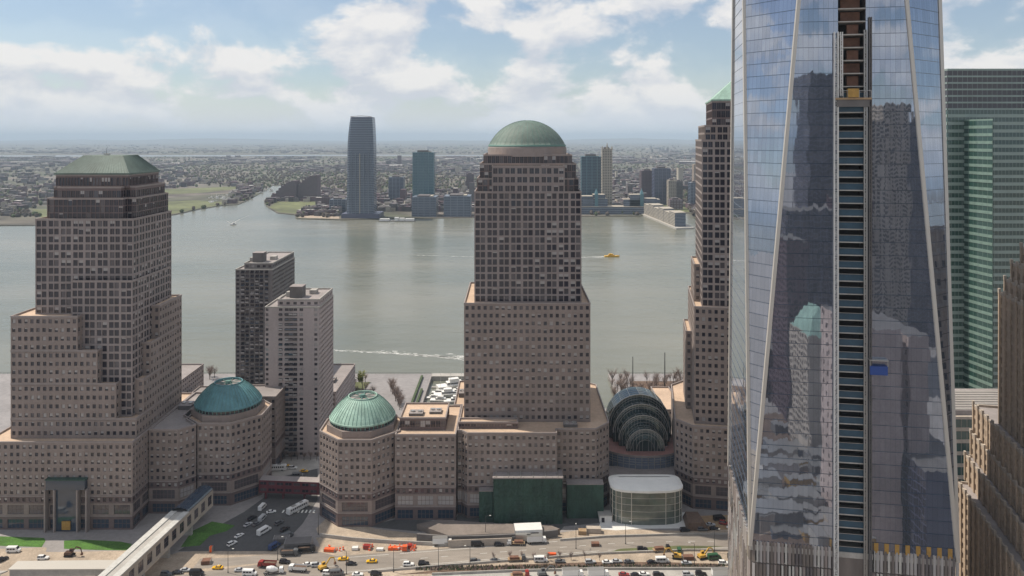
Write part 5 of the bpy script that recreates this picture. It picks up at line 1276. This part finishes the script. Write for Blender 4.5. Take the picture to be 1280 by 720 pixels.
V = [('taxi','yellow',272,711,178,'yellow taxi alone on the pale dirt crossing at left',HW),('taxi','yellow',429,700,183,'left yellow taxi of the two on the highway, ahead of a black car',HW),('taxi','yellow',464.5,703,182,'right yellow taxi of the two on the highway',HW),
('sedan','black',439,706,2,'black car between and below the two yellow taxis',HW),('suv','white',510.6,707,4,'white car with dark windows right of the taxis on the lower lane',HW),('suv','black',529.5,706,4,'dark car directly right of the white car on the lower lane',HW),('suv','grey',594,703,5,'dark grey car beside the tall black street lamp',HW),
('box','white',553,681,4,'single white box truck by the pale fence panels',HW),('box','grey',651,677,176,'left grey-sided box truck behind the white one below the green box',HW),('box','white',671,678.5,5,'white box truck parked directly below the green box',HW),('flat','white',645,681,178,'low white flatbed truck left of the two box trucks',HW),
('van','black',597,682.5,3,'black van parked against the pale fence panels',HW),('suv','black',624,682,3,'black car parked right of the black van at the fence',HW),('flat','grey',646,701,4,'grey work truck on the lower lane right of the street lamp',HW),('sedan','grey',619,702,4,'low grey car behind the grey work truck',HW),
('suv','white',290,681,58,'nearer white car parked at the left kerb of the shaded street',SS),('sedan','white',299,671,58,'farther white car parked at the left kerb of the shaded street',SS),('minibus','white',330,666,62,'white minibus driving in the middle of the shaded street',SS),('bus','white',372,638,57,'long white bus at the right kerb of the shaded street',SS),
('van','white',328,636,80,'farthest white van in the row at the top of the shaded street',SS),('van','silver',328,650,80,'silver van nearest in the row at the top of the shaded street',SS),('sedan','white',339,641,20,'white car turning near the crosswalk in the shaded street',SS),('van','blue',343,685,60,'dark blue van at the shadow edge of the shaded street',SS),('van','grey',359,672,45,'grey van in the shadow right of the minibus',SS),
('dump','grey',362,694,4,'dark dump truck at left of the pair below the street mouth',CS),('dump','black',383,690,8,'black dump truck at right of the pair below the street mouth',CS),('dump','red',334,709,175,'red and white dump truck below the street mouth',CS),('mixer','white',342,717,10,'white concrete mixer truck at the bottom edge',CS),('dump','white',372,714,174,'white dump truck with dark load at the bottom edge',CS),
('sedan','white',385,707,20,'left white car of two beside the yellow excavator',CS),('suv','silver',396,708,8,'silver car just above the yellow excavator',CS),('sedan','black',222,717,5,'dark car in the footbridge shadow at the bottom',CS),('suv','white',54,699,4,'white pickup-sized car on the dirt below the left lawn',CS),('suv','black',3,701,60,'black car at the left edge on the dirt',CS),
('suv','black',856,664,5,'black car just right of the glass pavilion door',PK),('suv','grey',878,663,5,'grey car parked below the brown ramp right of the pavilion',PK),('van','black',899,650,15,'black van at the top of the lot by the right tower',PK),('suv','red',905,655.5,-20,'red car in the lot beside the right tower',PK),('sedan','white',914,660,20,'white car in the lot beside the right tower',PK),
('flat','black',827,689,8,'long dark flatbed by the green matting',CS),('suv','black',803,688,4,'dark car left of the long dark flatbed',CS),('suv','green',849,689,80,'green car right of the long dark flatbed',CS),('van','green',893,699,8,'dark green van near the glass skyscraper base',CS),('van','black',918,699,6,'black van half hidden by the glass skyscraper',CS),
('sedan','silver',771,703,4,'silver car in the middle of the row of three above the planted strip',CS),('sedan','grey',786,703.5,4,'grey car at the right of the row of three above the planted strip',CS),('sedan','white',759,704,3,'white car at the left of the row of three above the planted strip',CS),
('sedan','white',805,719,3,'white car below the planted strip at the bottom edge',CS),('sedan','black',795,720,3,'black car below the planted strip left of the white one',CS),('suv','black',823,720,4,'black car below the planted strip right of the white one',CS),('box','white',716,721,3,'left white truck cut by the bottom edge',CS),('box','white',748,721,3,'right white truck cut by the bottom edge',CS),('flat','red',650,721,4,'red flatbed truck cut by the bottom edge',CS),('box','white',903,721,3,'white truck cut by the bottom edge near the skyscraper',CS),
('taxi','yellow',357,583,10,'yellow taxi on the bright street beyond the red walkway building',SS),('bus','white',344,588,5,'white bus on the bright street beyond the red walkway building',SS),
('excavator','brown',87,695,0,'brown excavator on the dirt below the left lawn',CS),('excavator','machine',404,712,40,'yellow excavator at the bottom among white cars',CS),('excavator','machine',846,698,170,'left yellow excavator by the bottom right lot',CS),('excavator','machine',878,698,20,'right yellow excavator by the bottom right lot',CS),('excavator','grey',678,720,10,'grey excavator at the bottom edge below the shrubs',CS)]
PL = [(208,719,'grey','suv'),(232,714,'silver','sedan'),(246,719,'black','van'),(300,714,'silver','sedan'),(312,719,'white','van'),(356,704,'black','suv'),(410,718,'white','suv'),(421,719,'grey','van'),(447,719.5,'white','sedan'),(470,719,'black','suv'),(738,704,'silver','suv'),(815,704,'black','sedan'),(828,703,'white','van'),(858,705,'silver','sedan'),(905,705.5,'white','suv'),(780,719.5,'red','sedan'),(860,719.5,'silver','suv'),(876,719,'black','suv'),(888,657,'silver','sedan'),(893,662,'black','sedan'),(917,653,'grey','suv'),(700,703,'grey','sedan'),(676,702,'white','van'),(310,657,'silver','sedan'),(315,649,'black','suv'),(321,656,'grey','sedan'),(349,655,'grey','suv'),(356,663,'black','suv'),(352,583,'black','sedan'),(366,586,'white','suv'),(380,590,'yellow','sedan'),(372,596,'grey','van'),(17,690,'white','van'),(190,693,'black','suv')]
WHERE = lambda x, y: ('at the bottom left beside the footbridge' if x < 260 and y > 690 else 'on the dirt left of the footbridge' if x < 260 else 'in the shaded side street' if x < 365 and y < 670 and y > 600 else 'on the bright street behind the red walkway building' if y < 600 else 'among the trucks below the street mouth' if x < 480 else 'in the small lot by the right tower' if y < 665 else 'on the dirt strip between highway and shrubs' if y < 710 else 'below the planted strip at the bottom right')
import collections
seen_ = collections.Counter((c_, k_, WHERE(x_, y_)) for x_, y_, c_, k_ in PL)
for x_, y_, c_, k_ in PL:
    w_ = WHERE(x_, y_); V.append((k_, c_, x_, y_, 60 if 'side street' in w_ else random.uniform(-6,8), '%s %s %s' % (c_, {'suv':'tall car','sedan':'low car','van':'van'}[k_], w_), 'vehicles '+w_))
for (k,c,px,py,an,lb,gr) in V: veh(k,c,px,py,an,lb,gr)
# orange and white barrels / red crates
def barrel():
    b = MB(); b.m('orange').lathe(0,0,[(.42,0),(.42,.12),(.30,.12),(.28,.5)],10); b.m('white_paint').lathe(0,0,[(.28,.5),(.27,.68)],10); b.m('orange').lathe(0,0,[(.27,.68),(.25,1.0),(.001,1.02)],10); return b
bo = barrel().build('traffic_barrel'); tag(bo, '', 'traffic barrel'); 
for i in range(46):
    t_ = rnd.random(); px, py = (rnd.uniform(407,430),rnd.uniform(684,690)) if t_ < .3 else ((rnd.uniform(452,466),rnd.uniform(683,688)) if t_ < .45 else (rnd.uniform(485,520),rnd.uniform(683,688)))
    x, y = gp(px,py); place(bo,x,y,.02,0,rnd.uniform(1.0,1.5),'orange and white traffic barrel in the cluster above the taxis','barrels stacked beside the highway')
def crate(m1, w_, d_, h_):
    b = MB(); b.m(m1).box(-w_/2,w_/2,-d_/2,d_/2,.15,h_); b.m('steel')
    for x in (-w_/2,w_/2-.12): b.box(x-.02,x+.14,-d_/2-.04,d_/2+.04,.1,h_+.03)
    b.m('wood').box(-w_/2,w_/2,-d_/2,d_/2,0,.1); return b
k_ = 0
for (px,py,m1,w_,d_,h_,lb) in [(412,689,'orange',5,2,1.3,'long orange barrier stack left in the barrel cluster'),(459,686,'paint_red',3.4,2,1.8,'red material crate between the barrel clusters'),(444,687,'white_paint',3,2,1.2,'white material box left of the red crate'),(475,688,'white_paint',3.4,1.6,1,'white material box right of the red crate'),(492,687,'orange',5,1.8,1.2,'orange barrier stack in the right barrel cluster'),(506,688,'orange',2.4,2,2.2,'tall orange crate in the right barrel cluster'),(512,685,'paint_red',3,2,1.6,'red crate in the right barrel cluster'),
    (373,684,'concrete_dark',12,6,3.2,'dark heap-like material container behind the dump trucks'),(352,678,'concrete_dark',7,4,2.6,'dark container at the shadowed street mouth'),(860,699,'rust',5,2.4,1.6,'rusty container between the yellow excavators'),(744,682,'rust',4,2.2,1.4,'rusty skip on the dirt left of the green matting'),(742,665,'limestone',7,3,2.2,'pale timber and stone pile left of the pavilion'),(728,667,'wood',4,3,1.8,'wooden site crate left of the pavilion'),(690,694,'orange',4,1.2,1,'orange barrier on the dirt below the highway'),(660,670,'white_paint',13,7,4.5,'cream site container behind the two box trucks'),(258,704,'rust',4,3,1.6,'rusty site crate left of the lone taxi'),(264,690,'orange',1.4,1.2,2.6,'orange upright crate at the shadow edge near the lone taxi')]:
    x, y = gp(px,py); o = crate(m1,w_,d_,h_).build('site_crate'); o.location = (x,y,.02); o.rotation_euler = (0,0,rnd.uniform(-.15,.15)); tag(o, lb, 'crate')
# brown ramp structure by the pavilion
b = MB(); b.m('soil'); x, y = gp(868,656); b.prism([(x-5,y-6),(x+6,y-6),(x+4,y+8),(x-4,y+8)], 0, 3.5, top_poly=[(x-4,y-5),(x+4,y-5),(x+3,y+6),(x-3,y+6)]); tag(b.build('spoil_heap'), 'dark brown spoil heap right of the glass pavilion', 'heap')
# street lamps
def lamp():
    T = empty('street_lamp', (0,0,0), '', 'street lamp'); b = MB(); b.m('pole').cyl((0,0,0),(0,0,10.5),.16,.09,8); b.cyl((0,0,0),(0,0,.6),.3,.2,8); b.build('pole', T)
    b = MB(); b.m('pole').bar((0,0,10.4),(2.0,0,10.9),.1); ar_ = b.build('arm', T); b = MB(); b.m('lamp_glass').box(1.8,2.7,-.15,.15,10.8,10.98); b.build('lamp_head', ar_); return T
lp = lamp()
for (px,py,lb) in [(587.5,712,'tall black street lamp beside the dark grey car'),(548,713,'street lamp left of the box truck, near the lower barrier'),(492,715,'street lamp below the right barrel cluster'),(433,718,'street lamp at the bottom below the left taxi'),(868,708,'street lamp by the right yellow excavator'),(893,690,'street lamp near the skyscraper base'),(285,716,'street lamp right of the lone taxi'),(347,700,'street lamp at the mouth of the shaded street'),(720,686,'street lamp on the dirt below the highway curve'),(782,680,'street lamp along the highway before the pavilion'),(607,672,'street lamp on the ramp left of the green box'),(398,668,'street lamp at the corner of the mint domed gatehouse')]:
    x, y = gp(px,py); place(lp,x,y,0,rnd.choice([0,3.14,1.5]),.95,lb,'street lamps')
# two tall obelisk poles in the grove, railing
for (px,py,h_,lb) in ((831,484,26,'left slender dark pylon rising from the riverside grove'),(969,484,24,'')):
    if lb: x, y = gp(px-0,py); b = MB(); b.m('pole').cyl((x,y,0),(x,y,h_),.5,.3,6); tag(b.build('pylon'), lb, 'pylon')
for (px,lb) in ((791,'left slender pylon rising from the riverside grove'),):
    x, y = gp(px,486); b = MB(); b.m('pole').cyl((x,y,0),(x,y,24),.45,.25,6); tag(b.build('pylon'), lb, 'pylon')
b = MB(); b.m('pole')
for (xa,xb) in ((-600,-64),(77,400)):
    b.bar((xa,620.3,1.05),(xb,620.3,1.05),.12); b.bar((xa,620.3,.6),(xb,620.3,.6),.08)
    for k in range(int((xb-xa)/3)): b.bar((xa+k*3,620.3,0),(xa+k*3,620.3,1.05),.1)
tag(b.build('railing'), 'dark waterfront railing along the near river edge', 'railing')
b = MB(); b.m('leaf'); 
for (xa,ya_,xb,yb_) in ((-71,545,-69.4,612),(-67.5,545,-66,580)): b.box(xa,xb,ya_,yb_,0,1.6)
tag(b.build('hedge'), 'dark clipped hedge rows on the paving left of the cove', 'hedge')
# dark scrub piles
# ------------------------------------------------------------------ the city behind the camera, seen in the mirror glass
nrm = Vector((-.164,-.986)).normalized(); pm_ = Vector((106,245))
def mir(x, y): p = Vector((x,y)); return tuple(p-2*((p-pm_).dot(nrm))*nrm)
def mbuild(label, px0, px1, ytop, Yv, depth, wm_, kw, name='city_tower', roof=None, zb=0):
    x0, x1 = px_at(px0,Yv), px_at(px1,Yv); zt = z_at(ytop,Yv); q = [mir(x0,Yv),mir(x0,Yv+depth),mir(x1,Yv+depth),mir(x1,Yv)]
    T = empty(name, (sum(p[0] for p in q)/4,sum(p[1] for p in q)/4,0), label, 'tower'); W = MB(); W.m(wm_); wi = Wins((('glass_dark',.85),('glass_mid',.15)))
    ar = sum(q[i][0]*q[(i+1)%4][1]-q[(i+1)%4][0]*q[i][1] for i in range(4))
    if ar < 0: q = q[::-1]
    for i in range(4): facade(W, wi, q[i], q[(i+1)%4], zb, zt, **kw)
    W.m('concrete_dark').face([(p[0],p[1],zt) for p in q])
    if roof: W.m(roof).prism(q, zt, zt+14, top_poly=inset(q, min(depth,x1-x0)*.42))
    W.build('wall', T); wi.emit(T, 8); return T
M['stone_pale'] = mat('stone_pale', (.5,.40,.36), .85, noise=[(.12,.2,(1,1,.4)), (1,.15,U)])
pk2 = dict(pitch=5.5,floor=5,ww=1.6,wh=2.6); pk = dict(pitch=3.4,floor=4,ww=2,wh=2.4); dkk = dict(pitch=2.4,floor=4,ww=2.1,wh=3.4,rev=.1)
mbuild('dark glass tower behind the viewer', 1012,1058,92,620,30,'fb_dark',dkk)
mbuild('broad dark tower behind the viewer, left', 985,1050,262,560,30,'fb_dark',dkk)
mbuild('tall tower with pale balconies behind the viewer', 1086,1112,150,600,30,'limestone',dict(pitch=5,floor=3.6,ww=3.2,wh=2.2,rev=.8))
mbuild('taller tower with pale balconies behind the viewer', 1108,1138,130,640,30,'limestone',dict(pitch=4,floor=3.6,ww=2.6,wh=2.0,rev=.8))
mbuild('blue-grey tower behind the balcony towers', 1128,1200,150,700,40,'fb_dark',dkk)
mbuild('brown tower behind the viewer', 1058,1090,250,580,40,'fb_plum',pk)
mbuild('sunny stone block behind the viewer, right', 1082,1128,412,352,50,'stone_pale',pk2)
mbuild('sunny stone block behind the viewer, far right', 1136,1162,420,358,50,'stone_pale',pk2)
mbuild('plain recessed brick block between the stone blocks', 1126,1140,520,366,40,'brick_warm',pk2)
mbuild('dark low slab behind the viewer', 1158,1230,590,338,50,'fb_dark',dkk)
mbuild('old stone building with green roof behind the viewer', 1012,1046,420,460,30,'limestone',pk, roof='copper_bright')
mbuild('plum brick tower behind the viewer', 985,1010,300,520,30,'fb_plum',pk)
mbuild('low dark block far left behind the viewer', 880,990,372,800,50,'fb_dark',pk)
mbuild('brick block far left behind the viewer', 930,1012,440,560,40,'fb_plum',pk)
for (qa,qb,ya_,yb_,mm_,zz_) in ((920,1075,518,706,'soil',.05),(960,1010,560,575,'soil',.07),(950,1000,640,668,'dirt',.07)):
    ql = [mir(*gp(qa,yb_)),mir(*gp(qb,yb_)),mir(*gp(qb,ya_)),mir(*gp(qa,ya_))]; sheet('construction_pit', ql[::-1], zz_, mm_)
for i in range(44):
    px = rnd.uniform(930,1060); py = rnd.uniform(520,700); Yv = F*H/(py-HY); w_ = rnd.uniform(6,26); d_ = rnd.uniform(5,14); h_ = rnd.uniform(2,9); x0 = px_at(px,Yv)
    q = [mir(x0,Yv),mir(x0,Yv+d_),mir(x0+w_,Yv+d_),mir(x0+w_,Yv)]
    ar = sum(q[k][0]*q[(k+1)%4][1]-q[(k+1)%4][0]*q[k][1] for k in range(4)); q = q if ar > 0 else q[::-1]
    b = MB(); b.m(rnd.choice(['white_paint','concrete','concrete_dark','yellow_panel','fb_blue','limestone'])).prism(q,0,h_); b.m('steel').prism(inset(q,-.2),h_,h_+.3)
    tag(b.build('site_building'), 'low site building on the construction ground behind the viewer', 'building', 'site buildings behind the viewer')

# ------------------------------------------------------------------ haze
hm = bpy.data.materials.new('haze_air'); hm.use_nodes = True; t = hm.node_tree
for n in list(t.nodes):
    if n.type == 'BSDF_PRINCIPLED': t.nodes.remove(n)
pv = t.nodes.new('ShaderNodeVolumePrincipled'); pv.inputs['Color'].default_value = (.68,.84,1,1); pv.inputs['Density'].default_value = 5.5e-5; pv.inputs['Anisotropy'].default_value = .0
out = [n for n in t.nodes if n.type == 'OUTPUT_MATERIAL'][0]; t.links.new(pv.outputs[0], out.inputs['Volume']); M['haze'] = hm
b = MB(); b.m('haze').box(-62000,62000,-61000,62000,-4.6,430); tag(b.build('haze'), kind='stuff')
